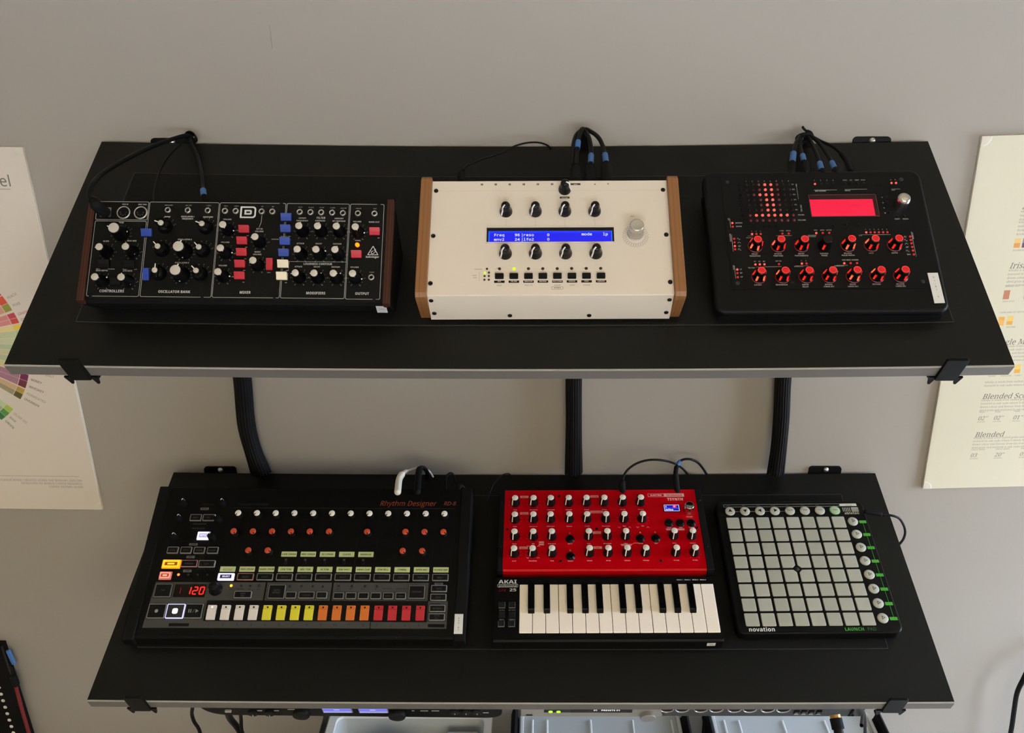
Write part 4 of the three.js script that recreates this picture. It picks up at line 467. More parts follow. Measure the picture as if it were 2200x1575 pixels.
// ---------------------------------------------------------------- 7. pad controller (lower shelf, right end)
{
  const d = device('pad_controller', 'flat black pad controller with an eight by eight grid of pale grey pads', 'pad controller', { s: 'l', W: 0.1888, x0: 0.4213, v0: 0.302, yaw: 0.12, slope: 0.87, yb: 0.0217, zb: -0.1979, yf: 0.0214, zf: -0.0095 });
  const ox = -13.8, oy = -32.6, BW = 239.6, BL = 232.4, ink = '#c2c4b8', gr = '#4ca63a';
  const tex = printer(BW, BL, 7, '#0b0b0c', (c) => {
    c.translate(-ox, -oy);
    c.box(0.4, -25.4, 187, 4.6, 0.6, ink, 0.45); c.box(188, -25.6, 27, 4.9, 0.6, '#d2d3c8', 0); ['learn', 'view', 'page', 'session', 'user 1', 'user 2', 'mixer'].forEach((s, i) => c.t(s, 8 + i * 24, -23, 2.4, '#8d8f86', '')); c.t('automap', 201.5, -23, 2.8, '#6f6f68', '');
    for (const [a, b] of [[16.5, 25], [41, 49], [65, 73], [89.5, 97]]) c.ln([[a, -11.9], [b, -11.9]], ink, 0.5);
    for (let i = 0; i < 5; i++) c.ln([[191.2 + i * 2.7, -18], [191.2 + i * 2.7, -10]], ink, 1.1); for (let i = 0; i < 4; i++) c.ln([[204.5, -17.4 + i * 2.3], [216, -17.4 + i * 2.3]], ink, 1.5); c.t('ableton', 203.6, -7.2, 6.4, ink);
    c.ln([[216.2, 10], [217.2, 178]], gr, 0.6); for (let i = 0; i < 8; i++) c.box(211, 7.2 + i * 24, 11.2, 5.2, 0.6, gr, 0);
    c.t('novation', 22.3, 193.4, 9, '#e0e0dc'); c.t('LAUNCH', 155.6, 193.2, 7, gr, 'bold '); c.t('PAD', 180.6, 193.2, 7, '#3a7f2e', '');
  });
  part(d.root, 'case', (() => { const g = plate(roundRect(0.2396, 0.2324, 0.012), 0.0152, 0.0026); return g; })(), std('#0d0d0e', 0.34), (ox + BW / 2) / 1000 - 0.0944, 0.0056 - 0.0006, -0.1979 + (oy + BL / 2) / 1000);
  const fp = d.put('faceplate', (() => { const g = plate(roundRect(0.2344, 0.2272, 0.010), 0.0008, 0.0002), p = g.attributes.position, uv = new Float32Array(p.count * 2); for (let i = 0; i < p.count; i++) { uv[2 * i] = 0.5 + p.getX(i) / 0.2396; uv[2 * i + 1] = 0.5 - p.getZ(i) / 0.2324; } g.setAttribute('uv', new THREE.BufferAttribute(uv, 2)); return g; })(), new THREE.MeshPhysicalMaterial({ map: tex, roughness: 0.45, specularIntensity: 0.3 }), ox + BW / 2, oy + BL / 2, -1.3);
  const pm = [std('#a9aa9c', 0.5), std('#a5a698', 0.5), std('#adada0', 0.5)], r = 0.0016, a = 0.0101;
  const padShape = (cut) => { const pts = [[-1, -1], [1, -1], [1, 1], [-1, 1]], s = new THREE.Shape(); pts.forEach(([x, y], i) => { const c = i === cut ? 0.0046 : r, p0 = pts[(i + 3) % 4], p1 = pts[(i + 1) % 4], e = (q) => [x * a + Math.sign(q[0] - x) * c, y * a + Math.sign(q[1] - y) * c]; const A = e(p0), B = e(p1); i ? s.lineTo(...A) : s.moveTo(...A); cut === i ? s.lineTo(...B) : s.quadraticCurveTo(x * a, y * a, ...B); }); s.closePath(); return s; };
  const shapes = [-1, 0, 1, 2, 3].map((k) => plate(padShape(k), 0.0026, 0.0007));
  for (let j = 0; j < 8; j++) for (let i = 0; i < 8; i++) { const k = j === 3 && i === 3 ? 1 : j === 3 && i === 4 ? 0 : j === 4 && i === 3 ? 2 : j === 4 && i === 4 ? 3 : -1; d.put('pad', shapes[k + 1], pm[(i * 5 + j * 3) % 3], 10.4 + i * 24, 10.4 + j * 24, -1.4); }
  const dome = lathe([[0.0078, 0], [0.0078, 0.0014], [0.007, 0.0022], [0.004, 0.0027], [0, 0.0028]], 32), dot = std('#1b1c18', 0.6), cm = std('#b4b5a9', 0.48);
  const tri = (rot) => once('tri' + rot, () => { const s = new THREE.Shape([0, 1, 2].map((i) => new THREE.Vector2(Math.cos(rot + i * 2.0944) * 0.0036, Math.sin(rot + i * 2.0944) * 0.0036))); return new THREE.ExtrudeGeometry(s, { depth: 0.0003, bevelEnabled: false }).rotateX(-PI / 2); });
  const ring = (rot) => once('trir' + rot, () => { const P = (q) => [0, 1, 2].map((i) => new THREE.Vector2(Math.cos(rot + i * 2.0944) * q, Math.sin(rot + i * 2.0944) * q)); const s = new THREE.Shape(P(0.0033)); s.holes.push(new THREE.Path(P(0.0021))); return new THREE.ExtrudeGeometry(s, { depth: 0.0003, bevelEnabled: false }).rotateX(-PI / 2); });
  [0, 1, 2, 3, 4, 5, 6, 7].forEach((i) => {
    const b = d.put('round_button', dome, i === 7 ? glow('#3a8a48', 0.16, '#a9b59c') : cm, 8.8 + i * 24.1, -12, -0.5); if (i === 7) b.userData.label = 'round button lit green';
    if (i < 4) part(b, 'arrow_mark', tri([PI / 2, -PI / 2, PI, 0][i]), dot, 0, 0.0026, 0); else part(b, 'word_mark', rbox([0.0078, 0.006, 0.006, 0.0064][i - 4], 0.0003, 0.0011, 0.0001), std('#77786e', 0.6), 0, 0.0028, 0);
    const q = d.put('round_button', dome, cm, 200.8, 9.4 + i * 24, -0.5); part(q, 'arrow_mark', ring(0), dot, 0, 0.0026, 0);
    if (i === 7) part(b, 'light_ring', new THREE.TorusGeometry(0.0083, 0.0005, 8, 36).rotateX(PI / 2), glow('#37a04a', 0.3, '#16401c'), 0, 0.0009, 0);
  });
  d.put('centre_dot', lathe([[0.0034, 0], [0.003, 0.0008], [0, 0.001]], 18), std('#2c2d29', 0.4), 94.4, 94.4, -0.5);
  for (const [x, z] of [[-0.09, -0.02], [0.11, -0.02], [-0.09, -0.21], [0.11, -0.21]]) part(d.root, 'foot', cyl(0.007, 0.008, 0.0048), M.rubber, x, 0.0024, z);
}

// ---------------------------------------------------------------- posters on the wall
function poster(name, label, W, L, corner, ang, left, px, bg, draw, tapes) {
  const g = thing(name, label, 'poster'); g.position.set(...corner); g.rotation.z = ang;
  const ox = left ? -W / 2 : W / 2;
  part(g, 'board', rbox(W, L, 0.0056, 0.0006), std('#d8d0c2', 0.6), ox, -L / 2, -0.0029);
  const t = canvasTex(Math.round(W * 1000 * px), Math.round(L * 1000 * px), (c) => { c.fillStyle = bg; c.fillRect(0, 0, 4000, 4000); c.scale(px, px); if (left) c.translate(W * 1000, 0); draw(c); });
  part(g, 'print', new THREE.PlaneGeometry(W - 0.002, L - 0.002), new THREE.MeshStandardMaterial({ map: t, roughness: 0.55 }), ox, -L / 2, 0.00008);
  for (const [x, y, a] of tapes) { const q = part(g, 'corner_protector', new THREE.LatheGeometry([[0.001, 0.0002], [0.003, 0.0008], [0.005, 0.0003], [0.0075, 0.0009], [0.0095, 0.0003], [0.0115, 0.0009], [0.0135, 0.0004], [0.015, 0]].map(([r, h]) => new THREE.Vector2(r, h)), 12, a * PI / 2, PI / 2), new THREE.MeshPhysicalMaterial({ color: '#cfc8ba', roughness: 0.3, clearcoat: 0.5, side: THREE.DoubleSide }), x, y, 0.0002); q.rotation.x = PI / 2; }
}
poster('wheel_poster', 'white wall poster with a large colourful wheel, left of the shelves', 0.457, 0.6213, [-0.7201, -0.0086, -0.004], -0.0118, true, 3.2, '#cdc3b8', (c) => {
  c.textBaseline = 'middle'; const cx = -228.6, cy = 309.7;
  const cols = [['#c8483c', '#c98f80'], ['#d8604a', '#c9a48a'], ['#8a8f3e', '#b3a888'], ['#b83a48', '#c98080'], ['#c85038', '#c98585'], ['#d8ba40', '#d9c68a'], ['#a8b890', '#b4bd98'], ['#c6c9b4', '#b8ba98'], ['#b5b58f', '#b9c09c'], ['#c3bd7c', '#bdb990'], ['#9fae8c', '#a8b494'], ['#b5b25a', '#c9c795'], ['#a9a648', '#c0bd84'], ['#6c1f4c', '#9c6f80'], ['#6a2438', '#a2788a'], ['#ad8d38', '#c0a07c'], ['#56501f', '#94896c'], ['#9fb84a', '#b5c29a'], ['#4f8a44', '#90aa84'], ['#2f6a40', '#88a890']];
  const seg = (a0, a1, r0, r1, f) => { c.fillStyle = f; c.beginPath(); c.arc(cx, cy, r1, a0, a1); c.arc(cx, cy, r0, a1, a0, true); c.fill(); };
  const word = (a, t, col = '#8a8078') => { c.save(); c.translate(cx, cy); c.rotate(a); c.fillStyle = col; c.font = '6px sans-serif'; c.textAlign = 'left'; c.fillText(t, 171, 0); c.restore(); };
  const part1 = [[-34, -29.5, 0, '#9a5060'], [-29, -24.5, 0, '#d0503c', 'PEACH'], [-24.3, -20, 0, '#8a8a3a', 'PEAR'], [-18.6, -15.6, 3, '#b83a4c', 'GRAPEFRUIT', '#b05060'], [-15.4, -12.4, 3, '#c04038', 'ORANGE', '#b05060'], [-11.6, -8.4, 5, '#d8ba40', 'LEMON'], [-8.2, -4, 6, '#a8b890'], [-3.6, 0.2, 8, '#b5b58f'], [0.6, 4.4, 10, '#9fae8c'], [4.8, 8.6, 9, '#c3bd7c'], [9, 13.6, 10, '#9fae8c'], [14, 18.6, 12, '#a9a648', 'SMOKY MALT'], [19.4, 23.6, 13, '#6c1f4c', 'WINEY', '#4a2438'], [23.8, 28.4, 13, '#6a2438', 'WHISKEY', '#4a2438'], [29.2, 32.6, 15, '#ad8d38', 'FERMENTED'], [32.8, 36.6, 16, '#56501f', 'OVERRIPE', '#4a4030'], [45, 48.6, 17, '#9fb84a', 'OLIVE OIL'], [48.8, 52.2, 18, '#4f8a44', 'RAW', '#5a6a50'], [52.4, 56, 19, '#2f6a40', 'GREEN', '#3a3a34']];
  const D = PI / 180; for (const [a0, a1, k, col, t, tc] of part1) { seg(a0 * D, a1 * D, 154, 166.5, col); seg(a0 * D, a1 * D, 92, 153, cols[k][1]); seg(a0 * D, a1 * D, 30, 91, cols[(k + 2) % cols.length][1]); if (t) word((a0 + a1) / 2 * D, t, tc); }
  for (let a = 60, i = 0; a < 322; a += 4.6, i++) { if (i % 9 === 8) continue; const k = (i * 3 + 2) % cols.length; seg(a * D, (a + 4.2) * D, 154, 166.5, cols[k][0]); seg(a * D, (a + 4.2) * D, 92, 153, cols[k][1]); seg(a * D, (a + 4.2) * D, 30, 91, cols[(k + 2) % cols.length][1]); }
  c.textAlign = 'right'; c.fillStyle = '#6a645e'; c.font = '23px sans-serif'; c.fillText("Flavor Wheel", -27, 49); c.fillStyle = '#8a837c'; c.fillRect(-430, 60.4, 399, 0.9); c.fillRect(-430, 555, 404, 0.7);
  c.font = '5.6px sans-serif'; c.fillText('COFFEE TASTERS FLAVOR WHEEL CREATED USING THE SENSORY LEXICON', -24, 564); c.fillText('DEVELOPED BY WORLD COFFEE RESEARCH', -24, 570.5); c.fillText('COFFEE TASTERS GUIDE', -24, 577);
}, [[-0.0006, -0.0006, 3], [-0.0006, -0.6207, 2]]);
poster('whisky_poster', 'cream wall poster of whisky text and small colour swatches, right of the shelves', 0.457, 0.5924, [0.6789, 0.0066, -0.004], 0.0306, false, 3.4, '#c9c3ac', (c) => {
  c.textBaseline = 'middle'; c.textAlign = 'left'; const T = (s, x, y, z, col = '#5d5750', f = 'serif', w = 'italic ') => { c.fillStyle = col; c.font = `${w}${z}px ${f}`; c.fillText(s, x, y); };
  const words = 'whisky is made from malted grain and matured in oak casks where it slowly draws colour and flavour from the wood and the air around it '; const para = (x, y, n, w = 330) => { for (let i = 0; i < n; i++) T((words + words).slice((i * 37) % 90, (i * 37) % 90 + Math.round(w / 2.05)), x, y + i * 6.15, 4.6, '#857d70', 'serif', ''); };
  const sw = (x, y, w, h, a, b, k) => { c.fillStyle = a; c.fillRect(x, y, w, h); if (b) { c.fillStyle = b; c.fillRect(x, y + h * k, w, h * (1 - k)); } };
  T('American', 77, 104, 13); para(76, 112, 3); para(76, 128.5, 3); T('BOURBON & RYE', 76, 147, 4.2, '#8d8576', 'sans-serif', ''); sw(75.5, 153.5, 9.4, 14.6, '#d9b36c', '#cf8a44', 0.5); sw(88, 153.5, 9.4, 14.6, '#8a7a86', '#5c4050', 0.5); sw(106, 153.5, 9.4, 14.6, '#b5785a'); T('BOURBON    RYE    CORN', 75.5, 172.5, 3.6, '#8d8576', 'sans-serif', '');
  T('Irish & Canadian', 75, 196.5, 12.5); para(74.8, 204, 5); T('SINGLE POT', 74, 229.6, 4.2, '#8d8576', 'sans-serif', ''); sw(74.2, 236.2, 9.6, 14.8, '#b27350'); sw(106.5, 236.2, 9.6, 14.8, '#9a8a78'); T('IRISH STYLE', 74.5, 255, 3.6, '#8d8576', 'sans-serif', '');
  T('LOWLAND OF SPEYSIDE', 74, 272.8, 4.2, '#8d8576', 'sans-serif', ''); sw(74, 280.5, 9.4, 14.4, '#d69a3c', '#d8a450', 0.4); sw(87.6, 279, 9.4, 15.2, '#d8b860', '#d29c3a', 0.6); sw(116, 279, 9.4, 15.2, '#c08a50'); T('SPEYSIDE', 88, 298.5, 3.6, '#8d8576', 'sans-serif', '');
  T('Single Malt Scotch', 72, 323.5, 12.5); para(75, 331, 5); T('ISLANDS AND ISLAY', 74, 357.5, 4.2, '#8d8576', 'sans-serif', ''); sw(75, 363.2, 9.4, 15.2, '#d6a850'); sw(95, 363.2, 9.4, 15.2, '#cf9c48'); sw(115.4, 363.2, 9.4, 15.2, '#dab85e', '#d49a34', 0.6); T('ISLAND        HIGHLAND     COAST', 75, 383, 3.6, '#8d8576', 'sans-serif', '');
  para(71, 393.8, 2); T('Blended Scotch', 71.5, 419.2, 12.5); para(71, 426.5, 4); for (const [x, s] of [[71, "02''"], [97, "02''"], [129, "01''"], [170, "12''"]]) { T(s, x, 460, 10, '#6d665c'); T('FROM', x, 448.5, 3.6, '#8d8576', 'sans-serif', ''); T('EDITION', x, 466.4, 3.4, '#8d8576', 'sans-serif', ''); }
  T('Blended', 71, 490.3, 12.5); para(70, 496.6, 4); for (const [x, s] of [[70, '03'], [111, "20''"], [153, "01''"]]) { T(s, x, 530, 10, '#6d665c'); T('SINGLE GRAIN', x, 519, 3.6, '#8d8576', 'sans-serif', ''); T('BLENDED', x, 536, 3.4, '#8d8576', 'sans-serif', ''); }
}, [[0.0006, -0.0006, 0], [0.0006, -0.5918, 1]]);

// ---------------------------------------------------------------- cables
const cableMat = std('#0d0d0e', 0.48), dull = std('#141415', 0.7);
function cable(name, label, pts, r, opt = {}) {
  const g = solo(name, tube(pts, r, opt.seg, 10), opt.mat ?? cableMat, label, opt.category ?? 'cable');
  const curve = new THREE.CatmullRomCurve3(pts.map((p) => V(...p)), false, 'centripetal');
  const along = (n, t0, t1, rr, m, steps = 6) => { const q = [...Array(steps + 1).keys()].map((i) => curve.getPoint(t0 + (t1 - t0) * i / steps).toArray()); return part(g, n, merged([tube(q, rr, 10, 14), ...(n === 'plug' ? [at(new THREE.SphereGeometry(rr, 14, 10), ...q[0]), at(new THREE.SphereGeometry(rr, 14, 10), ...q[steps])] : [])]), m); };
  for (const [n, t0, t1, rr, m] of opt.parts ?? []) along(n, t0, t1, rr, m);
  return g;
}
const tagM = M.blueTag;
cable('usb_cable', 'thick black cable arching from the wooden-sided analog synthesizer to the wall', [[-0.49, -0.048, 0.245], [-0.487, -0.039, 0.262], [-0.488, -0.032, 0.268], [-0.495, -0.025, 0.262], [-0.499, -0.016, 0.245], [-0.504, -0.01, 0.21], [-0.5, -0.003, 0.165], [-0.49, 0.005, 0.11], [-0.478, 0.01, 0.06], [-0.465, 0.012, 0.025], [-0.465, 0.006, 0.008], [-0.468, -0.012, -0.003]], 0.0029, { parts: [['plug', 0, 0.15, 0.0068, M.blackMatte], ['strain_relief', 0.15, 0.22, 0.0046, M.rubber], ['cable_tie', 0.86, 0.93, 0.0075, dull]] });
cable('audio_cable', 'thin black cable with a blue tag behind the analog synthesizer', [[-0.379, -0.045, 0.21], [-0.386, -0.037, 0.195], [-0.399, -0.031, 0.16], [-0.41, -0.022, 0.13], [-0.434, -0.009, 0.075], [-0.458, 0.005, 0.03], [-0.464, 0.007, 0.015], [-0.468, -0.012, -0.003]], 0.0022, { parts: [['plug', 0, 0.1, 0.0042, M.blackMatte], ['blue_tag', 0.1, 0.2, 0.0038, tagM]] });
cable('power_cable', 'very thin black wire lying on the upper shelf behind the analog synthesizer', [[-0.451, -0.047, 0.195], [-0.467, -0.039, 0.15], [-0.483, -0.024, 0.085], [-0.483, -0.011, 0.048], [-0.478, -0.002, 0.025], [-0.469, 0.006, 0.014], [-0.47, -0.012, -0.003]], 0.0012);
cable('power_cable', 'thin black power cable looping to the wall behind the cream synthesizer', [[-0.064, -0.026, 0.165], [-0.065, -0.021, 0.15], [-0.061, -0.015, 0.13], [-0.045, -0.01, 0.105], [-0.013, -0.004, 0.075], [0.004, 0.002, 0.055], [0.023, 0.004, 0.038], [0.041, 0, 0.018], [0.053, -0.01, 0], [0.055, -0.022, -0.005]], 0.0013, { parts: [['plug', 0, 0.12, 0.0044, M.blackMatte], ['strain_relief', 0.12, 0.18, 0.0026, M.rubber]] });
for (const [label, pts, tg] of [
  ['black midi cable with the highest blue tag in the trio behind the cream synthesizer', [[0.084, -0.027, 0.17], [0.085, -0.014, 0.135], [0.088, 0.003, 0.09], [0.092, 0.016, 0.06], [0.097, 0.022, 0.035], [0.104, 0.015, 0.015], [0.107, -0.01, 0], [0.108, -0.029, -0.004]], [0.285, 0.36]],
  ['black midi cable with a blue tag, middle of the tagged trio behind the cream synthesizer', [[0.103, -0.026, 0.17], [0.104, -0.014, 0.135], [0.107, 0, 0.09], [0.106, 0.012, 0.06], [0.102, 0.018, 0.035], [0.097, 0.018, 0.018], [0.097, -0.01, 0], [0.097, -0.029, -0.004]], [0.175, 0.25]],
  ['black midi cable with a blue tag, right of the tagged trio behind the cream synthesizer', [[0.123, -0.026, 0.17], [0.125, -0.012, 0.13], [0.124, 0.003, 0.085], [0.119, 0.013, 0.06], [0.11, 0.018, 0.035], [0.101, 0.019, 0.02], [0.1, -0.01, 0], [0.101, -0.029, -0.004]], [0.155, 0.23]]]) {
  const g = cable('midi_cable', label, pts, 0.0031, { parts: [['plug', 0.01, 0.11, 0.0075, M.blackMatte], ['strain_relief', 0.11, 0.155, 0.0052, M.rubber], ['blue_tag', tg[0], tg[1], 0.004, tagM]] });
  void g;
}
cable('midi_cable', 'untagged black cable outlining the loop of cables behind the cream synthesizer', [[0.081, -0.028, 0.165], [0.081, -0.011, 0.12], [0.083, 0.006, 0.08], [0.088, 0.016, 0.05], [0.096, 0.019, 0.03], [0.1, 0.01, 0.012], [0.103, -0.01, 0], [0.103, -0.029, -0.004]], 0.0027);
for (const [label, pts, r, tg, pl] of [
  ['black cable with a large blue tag, first from the left behind the glowing synthesizer', [[0.369, -0.023, 0.13], [0.378, -0.011, 0.1], [0.389, 0.002, 0.065], [0.405, 0.01, 0.03], [0.414, 0.012, 0.018], [0.424, 0.003, 0.006], [0.431, -0.013, -0.003]], 0.003, [0.14, 0.25, 0.0044], 0.12],
  ['black cable with a blue tag, second from the left behind the glowing synthesizer', [[0.39, -0.023, 0.13], [0.392, -0.008, 0.1], [0.398, 0.003, 0.06], [0.408, 0.01, 0.028], [0.417, 0.011, 0.014], [0.43, -0.013, -0.003]], 0.0026, [0.15, 0.24, 0.0037], 0.13],
  ['black cable with a low blue tag, third from the left behind the glowing synthesizer', [[0.411, -0.023, 0.13], [0.414, -0.007, 0.09], [0.417, 0.004, 0.05], [0.416, 0.011, 0.025], [0.42, 0.003, 0.008], [0.427, -0.013, -0.003]], 0.0028, [0.02, 0.12, 0.0038], 0.02],
  ['black cable with a low blue tag, fourth from the left behind the glowing synthesizer', [[0.429, -0.021, 0.13], [0.429, -0.007, 0.09], [0.427, 0.004, 0.055], [0.419, 0.012, 0.025], [0.42, 0.004, 0.008], [0.426, -0.013, -0.003]], 0.0027, [0.02, 0.12, 0.0037], 0.02],
  ['thin untagged black cable, fifth from the left behind the glowing synthesizer', [[0.451, -0.021, 0.12], [0.451, -0.008, 0.085], [0.444, 0.001, 0.06], [0.432, 0.006, 0.045], [0.421, 0.011, 0.025], [0.424, 0.003, 0.006], [0.429, -0.013, -0.003]], 0.002, null, 0.2]])
  cable('audio_cable', label, pts, r, { parts: [['plug', 0, pl, tg ? 0.0054 : 0.0034, M.blackMatte], ...(tg ? [['blue_tag', ...tg, tagM]] : [])] });
{ const t = solo('cable_strap', merged([new THREE.TorusGeometry(0.0105, 0.0026, 10, 28).rotateX(0.9).translate(0.4145, 0.008, 0.021), tube([[0.416, 0.017, 0.022], [0.411, 0.021, 0.023], [0.409, 0.0235, 0.024]], 0.0017), tube([[0.416, 0.018, 0.023], [0.421, 0.016, 0.026], [0.424, 0.011, 0.028]], 0.0018)]), dull, 'black strap tying the cables into a bunch behind the glowing synthesizer', 'strap'); void t; }
{ const g = cable('usb_cable', 'white cable with a white plug behind the drum machine', [[-0.185, -0.52, 0.115], [-0.186, -0.513, 0.085], [-0.182, -0.51, 0.075], [-0.174, -0.515, 0.055], [-0.165, -0.523, 0.035], [-0.155, -0.533, 0.02], [-0.149, -0.544, 0.01], [-0.145, -0.562, -0.002]], 0.0018, { mat: std('#d8d2c6', 0.45), parts: [['plug', 0, 0.24, 0.0054, std('#ddd8cc', 0.45)], ['strain_relief', 0.24, 0.36, 0.0034, std('#cfc9bc', 0.5)]] }); void g; }
cable('audio_cable', 'thick black cable beside the white plug behind the drum machine', [[-0.155, -0.523, 0.11], [-0.157, -0.514, 0.08], [-0.158, -0.515, 0.05], [-0.155, -0.526, 0.03], [-0.153, -0.545, 0.01], [-0.154, -0.566, -0.002]], 0.0038, { parts: [['plug', 0, 0.35, 0.0055, M.blackMatte]] });
cable('audio_cable', 'small black hooked cable standing behind the right end of the drum machine', [[-0.112, -0.535, 0.1], [-0.115, -0.526, 0.065], [-0.112, -0.526, 0.05], [-0.108, -0.527, 0.045], [-0.104, -0.531, 0.045], [-0.103, -0.545, 0.04]], 0.002);
cable('power_cable', 'short black cable end at the back right corner of the drum machine', [[-0.093, -0.532, 0.105], [-0.092, -0.529, 0.085], [-0.088, -0.531, 0.078], [-0.083, -0.54, 0.076]], 0.0026, { parts: [['plug', 0, 0.5, 0.0036, M.blackMatte]] });
cable('power_cable', 'thin black wire rising to the wall between the drum machine and the red synthesizer', [[-0.052, -0.575, 0.085], [-0.041, -0.5455, 0.06], [-0.034, -0.541, 0.045], [-0.026, -0.542, 0.028], [-0.019, -0.547, 0.012], [-0.013, -0.556, 0], [-0.012, -0.573, -0.003]], 0.0011);
cable('usb_cable', 'thin black cable arching wide behind the red synthesizer', [[0.174, -0.555, 0.062], [0.173, -0.542, 0.058], [0.174, -0.531, 0.055], [0.179, -0.521, 0.05], [0.192, -0.511, 0.045], [0.21, -0.506, 0.04], [0.23, -0.507, 0.035], [0.255, -0.517, 0.025], [0.275, -0.534, 0.012], [0.291, -0.556, -0.002]], 0.0019, { parts: [['plug', 0, 0.16, 0.0052, M.blackMatte]] });
cable('audio_cable', 'black cable with a blue tie behind the right end of the red synthesizer', [[0.263, -0.553, 0.062], [0.262, -0.54, 0.05], [0.262, -0.528, 0.04], [0.266, -0.519, 0.03], [0.274, -0.513, 0.025], [0.287, -0.513, 0.022], [0.302, -0.523, 0.015], [0.313, -0.538, 0.008], [0.324, -0.558, -0.002]], 0.0021, { parts: [['plug', 0, 0.2, 0.0052, M.blackMatte], ['strain_relief', 0.2, 0.34, 0.0038, M.rubber], ['blue_tag', 0.37, 0.46, 0.0034, tagM]] });
cable('usb_cable', 'black cable curving off the right edge of the lower shelf from the pad controller', [[0.557, -0.566, 0.097], [0.579, -0.568, 0.1], [0.59, -0.571, 0.1], [0.602, -0.572, 0.1], [0.615, -0.578, 0.098], [0.626, -0.592, 0.095], [0.634, -0.609, 0.09], [0.639, -0.629, 0.08], [0.642, -0.65, 0.065], [0.645, -0.69, 0.035]], 0.002, { parts: [['plug', 0.02, 0.15, 0.004, M.blackMatte], ['strain_relief', 0.15, 0.22, 0.0028, M.rubber]] });
cable('power_cable', 'thin black cable dropping below the left end of the black mixer', [[-0.531, -0.78, 0.22], [-0.531, -0.865, 0.2], [-0.552, -0.925, 0.17], [-0.556, -0.952, 0.16], [-0.556, -0.978, 0.15], [-0.557, -1.06, 0.14], [-0.55, -1.3, 0.1], [-0.54, -1.416, 0.08]], 0.003);
cable('power_cable', 'thick black cable slanting down from the black mixer to a crossing', [[-0.433, -0.785, 0.29], [-0.473, -0.905, 0.2], [-0.474, -0.943, 0.18], [-0.47, -0.983, 0.17], [-0.465, -1.2, 0.14], [-0.46, -1.414, 0.12]], 0.0052);
cable('audio_cable', 'straight black cable hanging from the black mixer beside the slanting one', [[-0.417, -0.785, 0.28], [-0.456, -0.904, 0.2], [-0.462, -0.943, 0.192], [-0.456, -0.983, 0.186], [-0.45, -1.2, 0.16], [-0.445, -1.416, 0.14]], 0.003);
cable('audio_cable', 'black cable hanging from the middle of the black mixer beside the clear boxes', [[-0.284, -0.785, 0.28], [-0.316, -0.904, 0.2], [-0.326, -0.935, 0.19], [-0.336, -0.972, 0.18], [-0.366, -1.2, 0.14], [-0.372, -1.416, 0.12]], 0.0045);
cable('audio_cable', 'thick black cable with a gold plug hanging from the rack unit', [[0.4435, -0.716, 0.374], [0.446, -0.733, 0.392], [0.4495, -0.752, 0.392], [0.458, -0.785, 0.38], [0.464, -0.83, 0.36], [0.47, -1.2, 0.36], [0.47, -1.412, 0.36]], 0.0068, { parts: [['connector_ring', 0, 0.03, 0.0074, std('#a8814a', 0.4, 0.7)], ['plug_boot', 0.03, 0.12, 0.0084, M.blackMatte]] });
cable('power_cable', 'thin black cable hanging at the right end of the rack unit', [[0.49, -0.75, 0.36], [0.544, -0.836, 0.25], [0.574, -0.904, 0.2], [0.587, -0.942, 0.18], [0.598, -0.985, 0.17], [0.605, -1.2, 0.4], [0.6, -1.417, 0.42]], 0.0026);
cable('power_cable', 'black cable curving along the wall at the right edge', [[1.02, -0.9, 0.01], [0.951, -0.965, 0.02], [0.946, -0.987, 0.02], [0.942, -1.016, 0.02], [0.946, -1.062, 0.02], [0.951, -1.109, 0.02], [0.955, -1.2, 0.02], [0.96, -1.416, 0.02]], 0.0045);

// braided sleeves that carry the cables down the wall
const braid = std('#0b0b0c', 0.55);
for (const [label, pts, r] of [
  ['thick black cable sleeve bending down the wall behind the drum machine', [[-0.445, -0.19, 0.02], [-0.445, -0.3, 0.016], [-0.4448, -0.3674, 0.012], [-0.4492, -0.4616, 0.012], [-0.4432, -0.5097, 0.014], [-0.435, -0.546, 0.018]], 0.0138],
  ['thick black cable sleeve hanging straight between the shelves behind the red synthesizer', [[0.0926, -0.16, 0.02], [0.0926, -0.3, 0.016], [0.0926, -0.3703, 0.012], [0.0941, -0.461, 0.012], [0.0947, -0.55, 0.018]], 0.0125],
  ['thick black cable sleeve hanging between the shelves left of the pad controller', [[0.425, -0.17, 0.02], [0.428, -0.3, 0.016], [0.4307, -0.3701, 0.012], [0.4359, -0.4435, 0.012], [0.4371, -0.4954, 0.014], [0.4365, -0.546, 0.018]], 0.0128]]) {
  const n = pts.length - 1, shifted = pts.map(([x, y, z], i) => [x, i === n ? -0.5455 : y, Math.min(z, 0.016) - 0.0078 + (i < n - 3 ? 0.006 : 0)]);
  const s = solo('cable_sleeve', tube(shifted, r, 40, 30), braid, label, 'cable sleeve');
  const end = shifted[n], bundle = [];
  for (let i = 0; i < 11; i++) { const a = (i / 11 - 0.06) * PI * 1.12; bundle.push(tube([...shifted.slice(0, n).map(([x, y, z]) => [x + Math.cos(a) * r * 0.93, y, z + Math.sin(a) * r * 0.93]), [end[0] + Math.cos(a) * r * (1.06 + 0.1 * (i % 3 === 0)), end[1] - 0.002, end[2] + Math.sin(a) * r * 0.9]], 0.0018, 30, 6)); }
  part(s, 'braid_strands', merged(bundle), braid).userData.kind = 'stuff';
}

